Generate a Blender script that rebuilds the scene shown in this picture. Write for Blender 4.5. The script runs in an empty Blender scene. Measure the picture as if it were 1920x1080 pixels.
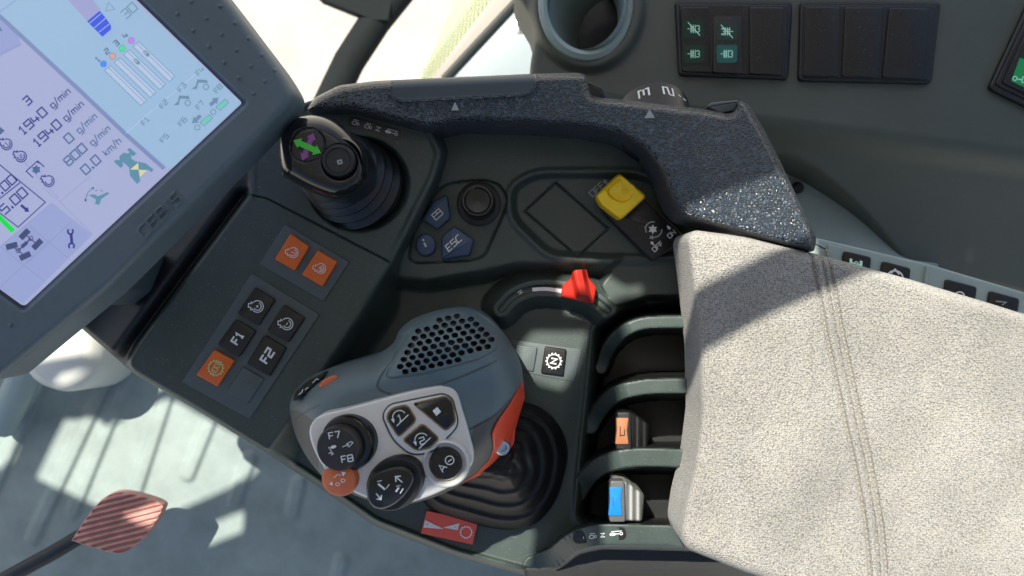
import bpy, math, random
import numpy as np
from mathutils import Vector, Matrix
random.seed(4); rng = np.random.default_rng(4)
R = math.radians
# ------------------------------------------------------------------ camera, sky, sun
H = 0.64; F = 1600.0
scn = bpy.context.scene
cam = bpy.data.objects.new('camera', bpy.data.cameras.new('camera'))
scn.collection.objects.link(cam); cam.location = (0, 0, H); cam.rotation_euler = (0, 0, 0)
cam.data.sensor_width = 36; cam.data.lens = 30; cam.data.clip_start = .01; cam.data.clip_end = 200
scn.camera = cam
cam.data.dof.use_dof = True; cam.data.dof.focus_distance = .63; cam.data.dof.aperture_fstop = 9.0
AZ = math.atan2(.87, -.5); EL = R(60)
TS = Vector((math.cos(AZ)*math.cos(EL), math.sin(AZ)*math.cos(EL), math.sin(EL)))
w = bpy.data.worlds.new('World'); scn.world = w; w.use_nodes = True
nt = w.node_tree; sky = nt.nodes.new('ShaderNodeTexSky'); sky.sky_type = 'NISHITA'; sky.sun_disc = False
sky.ozone_density = .15; sky.dust_density = 2; sky.sun_elevation = EL; sky.sun_rotation = math.atan2(TS.x, TS.y)
nt.links.new(sky.outputs[0], nt.nodes['Background'].inputs[0]); nt.nodes['Background'].inputs[1].default_value = .105
sun = bpy.data.objects.new('sun', bpy.data.lights.new('sun', 'SUN')); scn.collection.objects.link(sun)
sun.data.energy = 5.0; sun.data.angle = R(.4); sun.data.color = (1, .96, .86)
sun.rotation_euler = (-TS).to_track_quat('-Z', 'Y').to_euler()
scn.view_settings.view_transform = 'Standard'; scn.view_settings.look = 'None'
scn.view_settings.gamma = 1; scn.view_settings.use_curve_mapping = False
scn.view_settings.exposure = .75

# ------------------------------------------------------------------ helpers
def P(x, y, z):
    s = (H - z)/F
    return ((x-960)*s, -(y-540)*s, z)
def PA(X, Y, Z):
    s = (H - Z)/F
    return np.stack([(X-960)*s, -(Y-540)*s, Z + 0*X], -1)
def lerp(a, b, t): return a + (b-a)*t
def ss(a, b, x):
    t = np.clip((x-a)/(b-a), 0, 1); return t*t*(3-2*t)
def planez(c, n):
    c = Vector(c); n = Vector(n).normalized(); o = Vector((0, 0, H))
    def g(x, y):
        d = Vector(((x-960)/F, -(y-540)/F, -1)); return H-(c-o).dot(n)/d.dot(n)
    return g
def rnd(pts, r, n=5):
    out = []; N = len(pts)
    for i in range(N):
        p0 = np.array(pts[i-1], float); p = np.array(pts[i], float); p1 = np.array(pts[(i+1) % N], float)
        a = p0-p; b = p1-p; la = np.linalg.norm(a); lb = np.linalg.norm(b)
        k = min(r, la*.48, lb*.48)
        A = p + a/la*k; B = p + b/lb*k
        for j in range(n+1):
            t = j/n; out.append(tuple((1-t)**2*A + 2*t*(1-t)*p + t*t*B))
    return out
def cat(pts, n=6):
    out = []; N = len(pts); q = [np.array(p, float) for p in pts]
    for i in range(N):
        a, b, c, d = q[i-1], q[i], q[(i+1) % N], q[(i+2) % N]
        for j in range(n):
            t = j/n
            out.append(tuple(.5*((2*b)+(-a+c)*t+(2*a-5*b+4*c-d)*t*t+(-a+3*b-3*c+d)*t**3)))
    return out
def catopen(pts, n=6):
    q = [np.array(p, float) for p in pts]; q = [2*q[0]-q[1]] + q + [2*q[-1]-q[-2]]; out = []
    for i in range(1, len(q)-2):
        a, b, c, d = q[i-1:i+3]
        for j in range(n):
            t = j/n
            out.append(tuple(.5*((2*b)+(-a+c)*t+(2*a-5*b+4*c-d)*t*t+(-a+3*b-3*c+d)*t**3)))
    out.append(tuple(q[-2])); return out
def ell(cx, cy, rx, ry, a=0, n=40, a0=0, a1=360):
    ca, sa = math.cos(R(a)), math.sin(R(a)); o = []
    full = abs(a1-a0) >= 360
    for i in range(n if full else n+1):
        t = R(a0 + (a1-a0)*i/n); u, v = rx*math.cos(t), ry*math.sin(t)
        o.append((cx+u*ca-v*sa, cy-(u*sa+v*ca)))
    return o
def sdf(poly, X, Y, near=False):
    p = np.array(poly, float); N = len(p)
    D = np.full(X.shape, 1e18); ins = np.zeros(X.shape, bool)
    NX = np.zeros(X.shape); NY = np.zeros(X.shape)
    for i in range(N):
        ax, ay = p[i]; bx, by = p[(i+1) % N]; dx, dy = bx-ax, by-ay
        L = dx*dx+dy*dy+1e-12
        t = np.clip(((X-ax)*dx+(Y-ay)*dy)/L, 0, 1)
        qx, qy = ax+t*dx, ay+t*dy; dd = (X-qx)**2+(Y-qy)**2
        m = dd < D; D = np.where(m, dd, D)
        if near: NX = np.where(m, qx, NX); NY = np.where(m, qy, NY)
        c = (ay > Y) != (by > Y)
        if by != ay: ins ^= c & (X < dx*(Y-ay)/(by-ay)+ax)
    d = np.sqrt(D); d = np.where(ins, d, -d)
    return (d, NX, NY) if near else d
def pdist(line, X, Y):
    D = np.full(X.shape, 1e18); S = np.zeros(X.shape); SD = np.zeros(X.shape); tot = 0
    segs = [math.dist(line[i], line[i+1]) for i in range(len(line)-1)]; T = sum(segs)
    for i, l in enumerate(segs):
        ax, ay = line[i]; dx, dy = line[i+1][0]-ax, line[i+1][1]-ay
        t = np.clip(((X-ax)*dx+(Y-ay)*dy)/(dx*dx+dy*dy+1e-12), 0, 1)
        ex, ey = X-(ax+t*dx), Y-(ay+t*dy); dd = ex**2+ey**2; m = dd < D
        D = np.where(m, dd, D); S = np.where(m, (tot+t*l)/T, S); SD = np.where(m, np.sign(dx*ey-dy*ex), SD); tot += l
    return np.sqrt(D), S, SD
def zof(z):
    return z if callable(z) else (lambda x, y: z)
class MB:
    def __init__(s): s.v = []; s.f = []; s.m = []
    def add(s, v, f, m=0):
        k = len(s.v); s.v += [tuple(float(c) for c in q) for q in v]; s.f += [tuple(k+i for i in q) for q in f]; s.m += [m]*len(f)
        return s
    def build(s, name, mats, parent=None, sharp=38, **kw):
        me = bpy.data.meshes.new(name); me.from_pydata(s.v, [], s.f); me.update()
        mats = mats if isinstance(mats, (list, tuple)) else [mats]
        for m in mats: me.materials.append(m)
        me.polygons.foreach_set('material_index', s.m)
        me.polygons.foreach_set('use_smooth', [True]*len(s.f))
        import bmesh
        bm = bmesh.new(); bm.from_mesh(me); bmesh.ops.recalc_face_normals(bm, faces=bm.faces) if kw.get('recalc') else None
        bm.to_mesh(me); bm.free()
        me.set_sharp_from_angle(angle=R(sharp))
        return link(name, me, parent)
def link(name, me, parent=None):
    o = bpy.data.objects.new(name, me); scn.collection.objects.link(o)
    if parent:
        o.parent = parent; root = parent; off = Vector()
        while root: off += root.location; root = root.parent
        if parent.parent is None and parent.type == 'EMPTY':
            o.matrix_parent_inverse = Matrix.Translation(-parent.location)
    return o
def tag(o, label, cat_, group=None):
    o['label'] = label; o['category'] = cat_
    if group: o['group'] = group
    return o
def thing(name, x, y, z, label, cat_, group=None):
    o = bpy.data.objects.new(name, None); scn.collection.objects.link(o); o.location = P(x, y, z); o.empty_display_size = .01
    return tag(o, label, cat_, group)
def area(p): return sum(p[i-1][0]*p[i][1]-p[i][0]*p[i-1][1] for i in range(len(p)))/2
def offset(pts, d):
    N = len(pts); sgn = 1 if area(pts) > 0 else -1; out = []
    for i in range(N):
        a = np.array(pts[i-1], float); b = np.array(pts[i], float); c = np.array(pts[(i+1) % N], float)
        e1 = b-a; e2 = c-b; l1 = np.linalg.norm(e1); l2 = np.linalg.norm(e2)
        if l1 < 1e-6 or l2 < 1e-6: e1 = e2 = c-a; l1 = l2 = np.linalg.norm(e1)+1e-9
        n1 = np.array([-e1[1], e1[0]])/l1*sgn; n2 = np.array([-e2[1], e2[0]])/l2*sgn
        n = n1+n2; ln = np.linalg.norm(n)
        n = n/ln if ln > 1e-6 else n1
        k = min(1/max(.4, float(n@n1)), 2.2)
        out.append((b[0]+n[0]*d*k, b[1]+n[1]*d*k))
    return out
def slab_mb(pts, z, thick, bev=2, segs=3, mb=None, m=0, dish=0):
    """closed slab: px outline, top height z (number or function), rounded upper edge, real thickness"""
    z = zof(z); mb = mb or MB(); n = len(pts); V = []; s = .0004
    prof = [(1-math.sin(t*math.pi/2/segs) if False else 1-math.sin(t*math.pi/2/segs), 1-math.cos((t)*math.pi/2/segs)) for t in range(segs+1)] if bev else [(0, 0)]
    # t=0: inset 1, drop 0 ... t=segs: inset 0, drop 1
    rings = []
    for ins, dr in prof:
        q = offset(pts, bev*ins) if bev and ins > 1e-6 else pts
        rings.append([P(a, b, z(a, b)-bev*dr*s) for a, b in q])
    last = rings[-1]; rings.append([(a, b, c-thick) for a, b, c in last])
    for r in rings: V += r
    Fc = []
    for k in range(len(rings)-1):
        for i in range(n):
            j = (i+1) % n; Fc.append((k*n+i, k*n+j, (k+1)*n+j, (k+1)*n+i))
    Fc.append(tuple(range(n))[::-1]); Fc.append(tuple((len(rings)-1)*n+i for i in range(n)))
    if area(pts) > 0: pass
    else: Fc = [f[::-1] for f in Fc]
    mb.add(V, Fc, m); return mb
def slab(name, pts, z, thick, mat, parent=None, bev=2, segs=3, **kw):
    return slab_mb(pts, z, thick, bev, segs).build(name, mat, parent, recalc=True, **kw)
def relief(name, outline, hf, step, mats, parent=None, skirt=.02, matf=None, sharp=60):
    xs = [p[0] for p in outline]; ys = [p[1] for p in outline]
    gx = np.arange(min(xs)-step, max(xs)+2*step, step); gy = np.arange(min(ys)-step, max(ys)+2*step, step)
    X, Y = np.meshgrid(gx, gy); d, NX, NY = sdf(outline, X, Y, True)
    ny, nx = X.shape
    cx = (X[:-1, :-1]+X[1:, 1:])/2; cy = (Y[:-1, :-1]+Y[1:, 1:])/2
    dc = (d[:-1, :-1]+d[1:, 1:]+d[1:, :-1]+d[:-1, 1:])/4
    keep = dc > 0
    cnt = np.zeros(X.shape, int)
    for a in (0, 1):
        for b in (0, 1): cnt[a:ny-1+a, b:nx-1+b] += keep
    bd = (cnt > 0) & (cnt < 4)
    X = np.where(bd, NX, X); Y = np.where(bd, NY, Y); d = np.where(bd, 0, d)
    Z = hf(X, Y, d)
    V = PA(X, Y, Z); used = cnt > 0; idx = -np.ones(X.shape, int); idx[used] = np.arange(used.sum())
    V = V[used]; iy, ix = np.nonzero(keep)
    Fq = np.stack([idx[iy, ix], idx[iy+1, ix], idx[iy+1, ix+1], idx[iy, ix+1]], 1)
    M = np.zeros(len(Fq), int)
    if matf is not None: M = matf(cx[keep], cy[keep]).astype(int)
    # skirt
    if skirt:
        E = np.concatenate([Fq[:, [0, 1]], Fq[:, [1, 2]], Fq[:, [2, 3]], Fq[:, [3, 0]]]); EM = np.tile(M, 4)
        key = np.sort(E, 1); k1 = key[:, 0]*len(V)+key[:, 1]
        u, inv, c = np.unique(k1, return_inverse=True, return_counts=True)
        b = c[inv] == 1; BE = E[b]; BM = EM[b]
        bv = np.unique(BE); mp = -np.ones(len(V), int); mp[bv] = len(V)+np.arange(len(bv))
        low = V[bv].copy(); low[:, 2] -= skirt
        V = np.concatenate([V, low]); Fq = np.concatenate([Fq, np.stack([BE[:, 1], BE[:, 0], mp[BE[:, 0]], mp[BE[:, 1]]], 1)]); M = np.concatenate([M, BM])
    me = bpy.data.meshes.new(name); me.from_pydata(V.tolist(), [], Fq.tolist()); me.update()
    for m in (mats if isinstance(mats, (list, tuple)) else [mats]): me.materials.append(m)
    me.polygons.foreach_set('material_index', M.tolist()); me.polygons.foreach_set('use_smooth', [True]*len(Fq))
    me.set_sharp_from_angle(angle=R(sharp))
    return link(name, me, parent)
def dome(d, Rr, p=2.0):
    t = np.clip(1-d/Rr, 0, 1); return (1-t**p)**(1/p)
def lathe_mb(prof, c, axis=(0, 0, 1), n=48, mb=None, m=0, sx=1, sy=1, rot=0, cap=True):
    """prof: (r, h) metres along axis from world point c"""
    mb = mb or MB(); ax = Vector(axis).normalized(); q = Vector((0, 0, 1)).rotation_difference(ax)
    V = []; Fc = []; k = len(prof)
    for r, h in prof:
        for i in range(n):
            t = 2*math.pi*i/n; u, v = r*math.cos(t)*sx, r*math.sin(t)*sy
            u, v = u*math.cos(rot)-v*math.sin(rot), u*math.sin(rot)+v*math.cos(rot)
            V.append(Vector(c)+q @ Vector((u, v, h)))
    for a in range(k-1):
        for i in range(n):
            j = (i+1) % n; Fc.append((a*n+i, a*n+j, (a+1)*n+j, (a+1)*n+i))
    if cap and prof[0][0] > 1e-6: Fc.append(tuple(range(n))[::-1])
    if cap and prof[-1][0] > 1e-6: Fc.append(tuple((k-1)*n+i for i in range(n)))
    mb.add(V, Fc, m); return mb
def lathe(name, prof, c, mat, parent=None, axis=(0, 0, 1), **kw):
    return lathe_mb(prof, c, axis, **kw).build(name, mat, parent, recalc=True)
def tube_mb(pts, r, n=10, mb=None, m=0):
    mb = mb or MB(); V = []; Fc = []; pts = [Vector(p) for p in pts]; k = len(pts)
    rs = r if isinstance(r, (list, tuple)) else [r]*k
    for i, p in enumerate(pts):
        t = (pts[min(i+1, k-1)]-pts[max(i-1, 0)]).normalized(); u = t.cross(Vector((0, 0, 1)))
        if u.length < 1e-4: u = Vector((1, 0, 0))
        u.normalize(); v = t.cross(u)
        for j in range(n):
            a = 2*math.pi*j/n; V.append(p+u*math.cos(a)*rs[i]+v*math.sin(a)*rs[i])
    for i in range(k-1):
        for j in range(n):
            jj = (j+1) % n; Fc.append((i*n+j, i*n+jj, (i+1)*n+jj, (i+1)*n+j))
    Fc.append(tuple(range(n))[::-1]); Fc.append(tuple((k-1)*n+j for j in range(n)))
    mb.add(V, Fc, m); return mb
def glyph_lines(t, cx, cy, size, ang, sq=.80, gap=.42, slant=0):
    ca, sa = math.cos(R(ang)), math.sin(R(ang)); x = 0; L = []; out = []
    for ch in t:
        g, gw = GL[ch]
        for pl in g: L.append([(x+u*gw/4*sq/.62+slant*v, v) for u, v in pl])
        x += gw*sq/.62+gap*3.6
    tot = x-gap*3.6; k = size/6
    for pl in L:
        q = []
        for u, v in pl:
            u = (u-tot/2)*k; v = (v-3)*k
            q.append((cx+u*ca-v*sa, cy-u*sa-v*ca))
        out.append(q)
    return out
# ---- printed marks: flat ribbons and fills laid on a surface
class Ink:
    def __init__(s, z, lift=.0004): s.mb = MB(); s.z = zof(z); s.k = lift; s.mats = []
    def mi(s, m):
        if m not in s.mats: s.mats.append(m)
        return s.mats.index(m)
    def fill(s, pts, m):
        s.k += .00003; n = len(pts)
        if area(pts) > 0: pts = pts[::-1]
        s.mb.add([P(a, b, s.z(a, b)+s.k) for a, b in pts], [tuple(range(n))], s.mi(m))
    def line(s, pts, wd, m, closed=False):
        s.k += .00003
        q = [np.array(p, float) for p in pts]; o = [q[0]]
        if closed: q = q+[q[0]]
        for a, b in zip(q, q[1:]):
            k = max(1, int(np.linalg.norm(b-a)/8))
            for j in range(1, k+1): o.append(a+(b-a)*j/k)
        if closed: o = o[:-1]
        N = len(o); L = []; Rr = []
        for i in range(N):
            if closed: a, c = o[i-1], o[(i+1) % N]
            else: a, c = o[max(i-1, 0)], o[min(i+1, N-1)]
            b = o[i]; e1 = b-a; e2 = c-b
            if np.linalg.norm(e1) < 1e-6: e1 = e2
            if np.linalg.norm(e2) < 1e-6: e2 = e1
            n1 = np.array([-e1[1], e1[0]])/np.linalg.norm(e1); n2 = np.array([-e2[1], e2[0]])/np.linalg.norm(e2)
            n = n1+n2; l = np.linalg.norm(n); n = n/l if l > 1e-5 else n1
            kk = min(1/max(.3, float(n@n1)), 1.8)*wd/2
            L.append(b+n*kk); Rr.append(b-n*kk)
        V = [P(a, b, s.z(a, b)+s.k) for a, b in L]+[P(a, b, s.z(a, b)+s.k) for a, b in Rr]
        rg = range(N if closed else N-1)
        s.mb.add(V, [(i, (i+1) % N, N+(i+1) % N, N+i)[::1] for i in rg], s.mi(m))
    def text(s, t, cx, cy, size, ang, m, wd=None, sq=.80, gap=.42, slant=0):
        for q in glyph_lines(t, cx, cy, size, ang, sq, gap, slant):
            cl = math.dist(q[0], q[-1]) < 1e-6
            s.line(q[:-1] if cl else q, wd or size*.14, m, closed=cl)
    def icon(s, cx, cy, size, ang, m, lines=(), fills=(), wd=1.5):
        ca, sa = math.cos(R(ang)), math.sin(R(ang))
        T = lambda p: (cx+(p[0]*ca-p[1]*sa)*size, cy-(p[0]*sa+p[1]*ca)*size)
        for pl in lines:
            q = [T(p) for p in pl]; cl = math.dist(q[0], q[-1]) < 1e-6
            s.line(q[:-1] if cl else q, wd, m, closed=cl)
        for pl in fills: s.fill([T(p) for p in pl], m)
    def build(s, name, parent): return s.mb.build(name, s.mats, parent)
GL = {'0': ([[(0, 0), (4, 0), (4, 6), (0, 6), (0, 0)]], 3.7), '1': ([[(.3, 4.4), (2, 6), (2, 0)], [(.6, 0), (3.4, 0)]], 3),
 '2': ([[(0, 6), (4, 6), (4, 3.4), (0, 2.6), (0, 0), (4, 0)]], 3.7), '3': ([[(0, 6), (4, 6), (4, 0), (0, 0)], [(.8, 3), (3.6, 3)]], 3.7),
 '4': ([[(0, 6), (0, 2), (4, 2)], [(2.8, 4), (2.8, 0)]], 3.7), '5': ([[(4, 6), (0, 6), (0, 3.3), (4, 3.3), (4, 0), (0, 0)]], 3.7),
 '6': ([[(4, 6), (0, 6), (0, 0), (4, 0), (4, 3.3), (0.2, 3.3)]], 3.7), '7': ([[(0, 6), (4, 6), (1.6, 0)]], 3.5),
 '8': ([[(.7, 3), (0, 3.6), (0, 5.5), (.6, 6), (3.4, 6), (4, 5.5), (4, 3.6), (3.3, 3), (4, 2.4), (4, .5), (3.4, 0), (.6, 0), (0, .5), (0, 2.4), (.7, 3)], [(.9, 3), (3.1, 3)]], 3.7), '9': ([[(0, 0), (4, 0), (4, 6), (0, 6), (0, 3), (3.7, 3)]], 3.7),
 '.': ([[(1.5, 0), (2.5, 0), (2.5, .8), (1.5, .8), (1.5, 0)]], 1.3), '/': ([[(0, -1), (4, 7)]], 2.6),
 'g': ([[(4, 4), (0, 4), (0, .2), (4, .2)], [(4, 4.1), (4, -1.8), (.5, -1.8)]], 3.2), 'm': ([[(0, 0), (0, 4), (4, 4), (4, 0)], [(2, 3.7), (2, 0)]], 4.6),
 'i': ([[(2, 0), (2, 4)], [(2, 5.2), (2, 6)]], 1), 'n': ([[(0, 0), (0, 4), (4, 4), (4, 0)]], 2.9), 'k': ([[(0, 0), (0, 6)], [(3.6, 4), (.4, 2), (4, 0)]], 2.6),
 'h': ([[(0, 0), (0, 6)], [(.2, 4), (4, 4), (4, 0)]], 2.9), 'C': ([[(4, 6), (1, 6), (0, 5), (0, 0), (4, 0)]], 3.6),
 'E': ([[(4, 6), (0, 6), (0, 0), (4, 0)], [(.3, 3), (3.6, 3)]], 3.4), 'B': ([[(0, 0), (3.6, 0), (4, 3), (3.6, 6), (0, 6), (0, 0)], [(.4, 3), (3.7, 3)]], 3.7),
 'I': ([[(2, 0), (2, 6)]], 1), 'S': ([[(4, 6), (0, 6), (0, 3.2), (4, 3.2), (4, 0), (0, 0)]], 3.6), 'F': ([[(4, 6), (0, 6), (0, 0)], [(.4, 3), (3.4, 3)]], 3.3),
 'O': ([[(0, 0), (4, 0), (4, 6), (0, 6), (0, 0)]], 3.8), 'N': ([[(0, 0), (0, 6), (4, 0), (4, 6)]], 3.8),
 'M': ([[(0, 0), (0, 6), (2, 2.4), (4, 6), (4, 0)]], 4.4), 'D': ([[(0, 0), (3, 0), (4, 1.4), (4, 4.6), (3, 6), (0, 6), (0, 0)]], 3.7),
 'A': ([[(0, 0), (2, 6), (4, 0)], [(.9, 2), (3.1, 2)]], 4.0), 'a': ([[(0, 0), (2, 6), (4, 0)], [(.9, 2), (3.1, 2)]], 4.0),
 'e': ([[(.3, 2), (4, 2), (4, 4), (0, 4), (0, 0), (4, 0)]], 3.3),
 '-': ([[(0, 3), (4, 3)]], 3), '+': ([[(0, 3), (4, 3)], [(2, 5), (2, 3.2)], [(2, 2.8), (2, 1)]], 3)}
U = lambda n=20, r=1, cx=0, cy=0, a0=0, a1=360: [(cx+r*math.cos(R(a0+(a1-a0)*i/n)), cy+r*math.sin(R(a0+(a1-a0)*i/n))) for i in range(n+1)]
def engine_icon(ink, x, y, s, a, m, wd, inner='arc'):
    body = U(18, .78, .12, 0, 150, -150)[::1] + [(-.75, -.55), (-.75, -.2), (-1.1, -.2), (-1.1, .3), (-.75, .3), (-.75, .55), (-.55, .4)]
    ink.icon(x, y, s, a, m, [body+[body[0]]], wd=wd)
    ink.icon(x, y, s, a, m, [U(12, .50, .12, 0, 70, -150)], wd=wd)
def gear_icon(ink, x, y, s, m, wd, teeth=12):
    ink.line(ell(x, y, s, s, n=32), wd, m, closed=True)
    for k in range(teeth):
        t = 2*math.pi*k/teeth
        ink.line([(x+math.cos(t)*(s+wd*.3), y+math.sin(t)*(s+wd*.3)), (x+math.cos(t)*(s+wd*1.7), y+math.sin(t)*(s+wd*1.7))], wd*1.3, m)

# ------------------------------------------------------------------ materials
def mat(name, col, rough=.5, bump=None, mottle=0, mscale=60, metal=0, emit=None, coat=0, spec=.5, dust=0):
    m = bpy.data.materials.new(name); m.use_nodes = True; n = m.node_tree.nodes; l = m.node_tree.links
    b = n['Principled BSDF']; b.inputs['Base Color'].default_value = (*col, 1); b.inputs['Roughness'].default_value = rough
    b.inputs['Metallic'].default_value = metal; b.inputs['Coat Weight'].default_value = coat; b.inputs['Specular IOR Level'].default_value = spec
    tc = n.new('ShaderNodeTexCoord')
    if emit: b.inputs['Emission Color'].default_value = (*emit[0], 1); b.inputs['Emission Strength'].default_value = emit[1]
    if mottle:
        t = n.new('ShaderNodeTexNoise'); t.inputs['Scale'].default_value = mscale; t.inputs['Detail'].default_value = 6; t.inputs['Roughness'].default_value = .6
        r = n.new('ShaderNodeMapRange'); r.inputs[1].default_value = .3; r.inputs[2].default_value = .7; r.inputs[3].default_value = 1-mottle; r.inputs[4].default_value = 1+mottle
        mx = n.new('ShaderNodeVectorMath'); mx.operation = 'SCALE'; mx.inputs[0].default_value = col
        l.new(tc.outputs['Object'], t.inputs['Vector']); l.new(t.outputs[0], r.inputs[0]); l.new(r.outputs[0], mx.inputs['Scale']); last = mx.outputs[0]
        r2 = n.new('ShaderNodeMapRange'); r2.inputs[3].default_value = max(rough-.1, .02); r2.inputs[4].default_value = min(rough+.12, 1)
        l.new(t.outputs[0], r2.inputs[0]); l.new(r2.outputs[0], b.inputs['Roughness'])
        if dust:
            d = n.new('ShaderNodeTexNoise'); d.inputs['Scale'].default_value = 900; d.inputs['Detail'].default_value = 2
            dr = n.new('ShaderNodeMapRange'); dr.inputs[1].default_value = .66; dr.inputs[2].default_value = .76
            dm = n.new('ShaderNodeMix'); dm.data_type = 'RGBA'; dm.inputs[7].default_value = (.35, .33, .28, 1)
            ml = n.new('ShaderNodeMath'); ml.operation = 'MULTIPLY'; ml.inputs[1].default_value = dust
            l.new(tc.outputs['Object'], d.inputs['Vector']); l.new(d.outputs[0], dr.inputs[0]); l.new(dr.outputs[0], ml.inputs[0]); l.new(ml.outputs[0], dm.inputs[0])
            l.new(last, dm.inputs[6]); last = dm.outputs[2]
        l.new(last, b.inputs['Base Color'])
    if bump:
        kind, sc, st = bump
        if kind == 'noise': t = n.new('ShaderNodeTexNoise'); t.inputs['Detail'].default_value = 3; out = 0
        else:
            t = n.new('ShaderNodeTexVoronoi'); t.feature = 'DISTANCE_TO_EDGE' if kind == 'edge' else 'F1'; out = 'Distance'
        t.inputs['Scale'].default_value = sc; l.new(tc.outputs['Object'], t.inputs['Vector'])
        bp = n.new('ShaderNodeBump'); bp.inputs['Strength'].default_value = st; bp.inputs['Distance'].default_value = .0006
        l.new(t.outputs[out], bp.inputs['Height']); l.new(bp.outputs[0], b.inputs['Normal'])
    return m
M = {}
M['plastic'] = mat('console plastic', (.044, .062, .055), .42, ('noise', 1500, .25), .14, 25, dust=.45)
M['plastic2'] = mat('trim plastic', (.075, .095, .098), .45, ('noise', 1500, .2), .08, 40, dust=.2)
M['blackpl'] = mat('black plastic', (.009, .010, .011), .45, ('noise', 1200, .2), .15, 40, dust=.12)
M['gloss'] = mat('gloss black', (.008, .009, .010), .16, None, .2, 80)
M['key'] = mat('key black', (.010, .010, .011), .30, None, .2, 90, dust=.3)
M['bezel'] = mat('monitor bezel', (.082, .115, .135), .5, ('noise', 1800, .25), .06, 30, dust=.15)
M['bezeld'] = mat('monitor inner frame', (.035, .055, .07), .45)
M['grip'] = mat('grip rubber', (.100, .140, .155), .5, ('noise', 1600, .2), .06, 40, dust=.12)
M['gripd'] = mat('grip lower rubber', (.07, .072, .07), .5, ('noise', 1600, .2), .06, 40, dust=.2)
M['silver'] = mat('silver paint', (.66, .645, .62), .38, ('noise', 2500, .05), .04, 50, metal=.35)
M['rubber'] = mat('boot rubber', (.007, .0075, .008), .5, ('noise', 900, .2), .2, 40, dust=.2, spec=.3)
M['bellows'] = mat('bellows rubber', (.012, .014, .016), .33, ('noise', 900, .15), .2, 40, dust=.15)
M['orange'] = mat('orange key', (.72, .13, .015), .35, None, .05, 90)
M['orange2'] = mat('orange button', (.62, .15, .05), .35, None, .05, 90)
M['red'] = mat('red plate', (.70, .055, .018), .38, ('noise', 1500, .1), .05, 60)
M['redk'] = mat('red knob', (.60, .03, .018), .35, None, .06, 90)
M['yellow'] = mat('yellow cap', (.86, .58, .01), .38, ('noise', 900, .1), .06, 90)
M['blue'] = mat('blue insert', (.01, .18, .62), .3, None, .05, 90)
M['navy'] = mat('blue key', (.030, .062, .13), .35, None, .08, 90)
M['brown'] = mat('orange brown insert', (.36, .145, .065), .38, None, .08, 90)
M['white'] = mat('white print', (.72, .74, .74), .5)
M['greyp'] = mat('grey print', (.30, .33, .33), .5)
M['mint'] = mat('lit mint symbol', (.25, .42, .36), .5, emit=((.35, .75, .6), .22))
M['glowg'] = mat('green backlight', (.003, .012, .008), .4, emit=((.0, .16, .06), .03))
M['glowt'] = mat('teal backlight', (.003, .02, .02), .4, emit=((.0, .30, .26), .07))
M['green'] = mat('green print', (.05, .5, .04), .4)
M['magenta'] = mat('purple print', (.25, .06, .25), .4)
M['gold'] = mat('worn key edge', (.20, .13, .05), .4, None, .3, 300)
M['steel'] = mat('steel', (.5, .5, .5), .3, metal=1)
M['fender'] = mat('side console plastic', (.072, .082, .066), .5, ('noise', 1300, .3), .10, 14, dust=.18)
M['lgrey'] = mat('light grey plastic', (.28, .35, .34), .5, ('noise', 1200, .2), .06, 20, dust=.1)
M['panel'] = mat('pale door panel', (.24, .285, .295), .38, None, .05, 15)
M['seal'] = mat('door seal rubber', (.03, .035, .03), .6)
M['floor'] = mat('floor mat', (.25, .30, .278), .55, ('noise', 400, .4), .16, 22, dust=.3)
M['pedal'] = mat('worn red pedal rubber', (.58, .25, .21), .6, ('noise', 500, .3), .25, 60)
M['groove'] = mat('pedal groove', (.40, .31, .26), .8)
M['ground'] = mat('dry pale ground', (.42, .392, .345), .95, ('noise', 20, .8), .13, 9)
M['barblk'] = mat('black painted bar', (.012, .015, .015), .8, ('noise', 300, .2), .2, 20, spec=.15)
M['fritg'] = mat('green tinted glass edge', (.27, .30, .14), .35, None, .05, 20)
M['beige'] = mat('beige seal strip', (.26, .225, .19), .5)
M['stick'] = mat('red decal', (.80, .10, .06), .4)
M['thread'] = mat('thread', (.30, .28, .24), .8)
M['sun_mask'] = mat('sun mask plate', (.32, .32, .30), .8)
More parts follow.
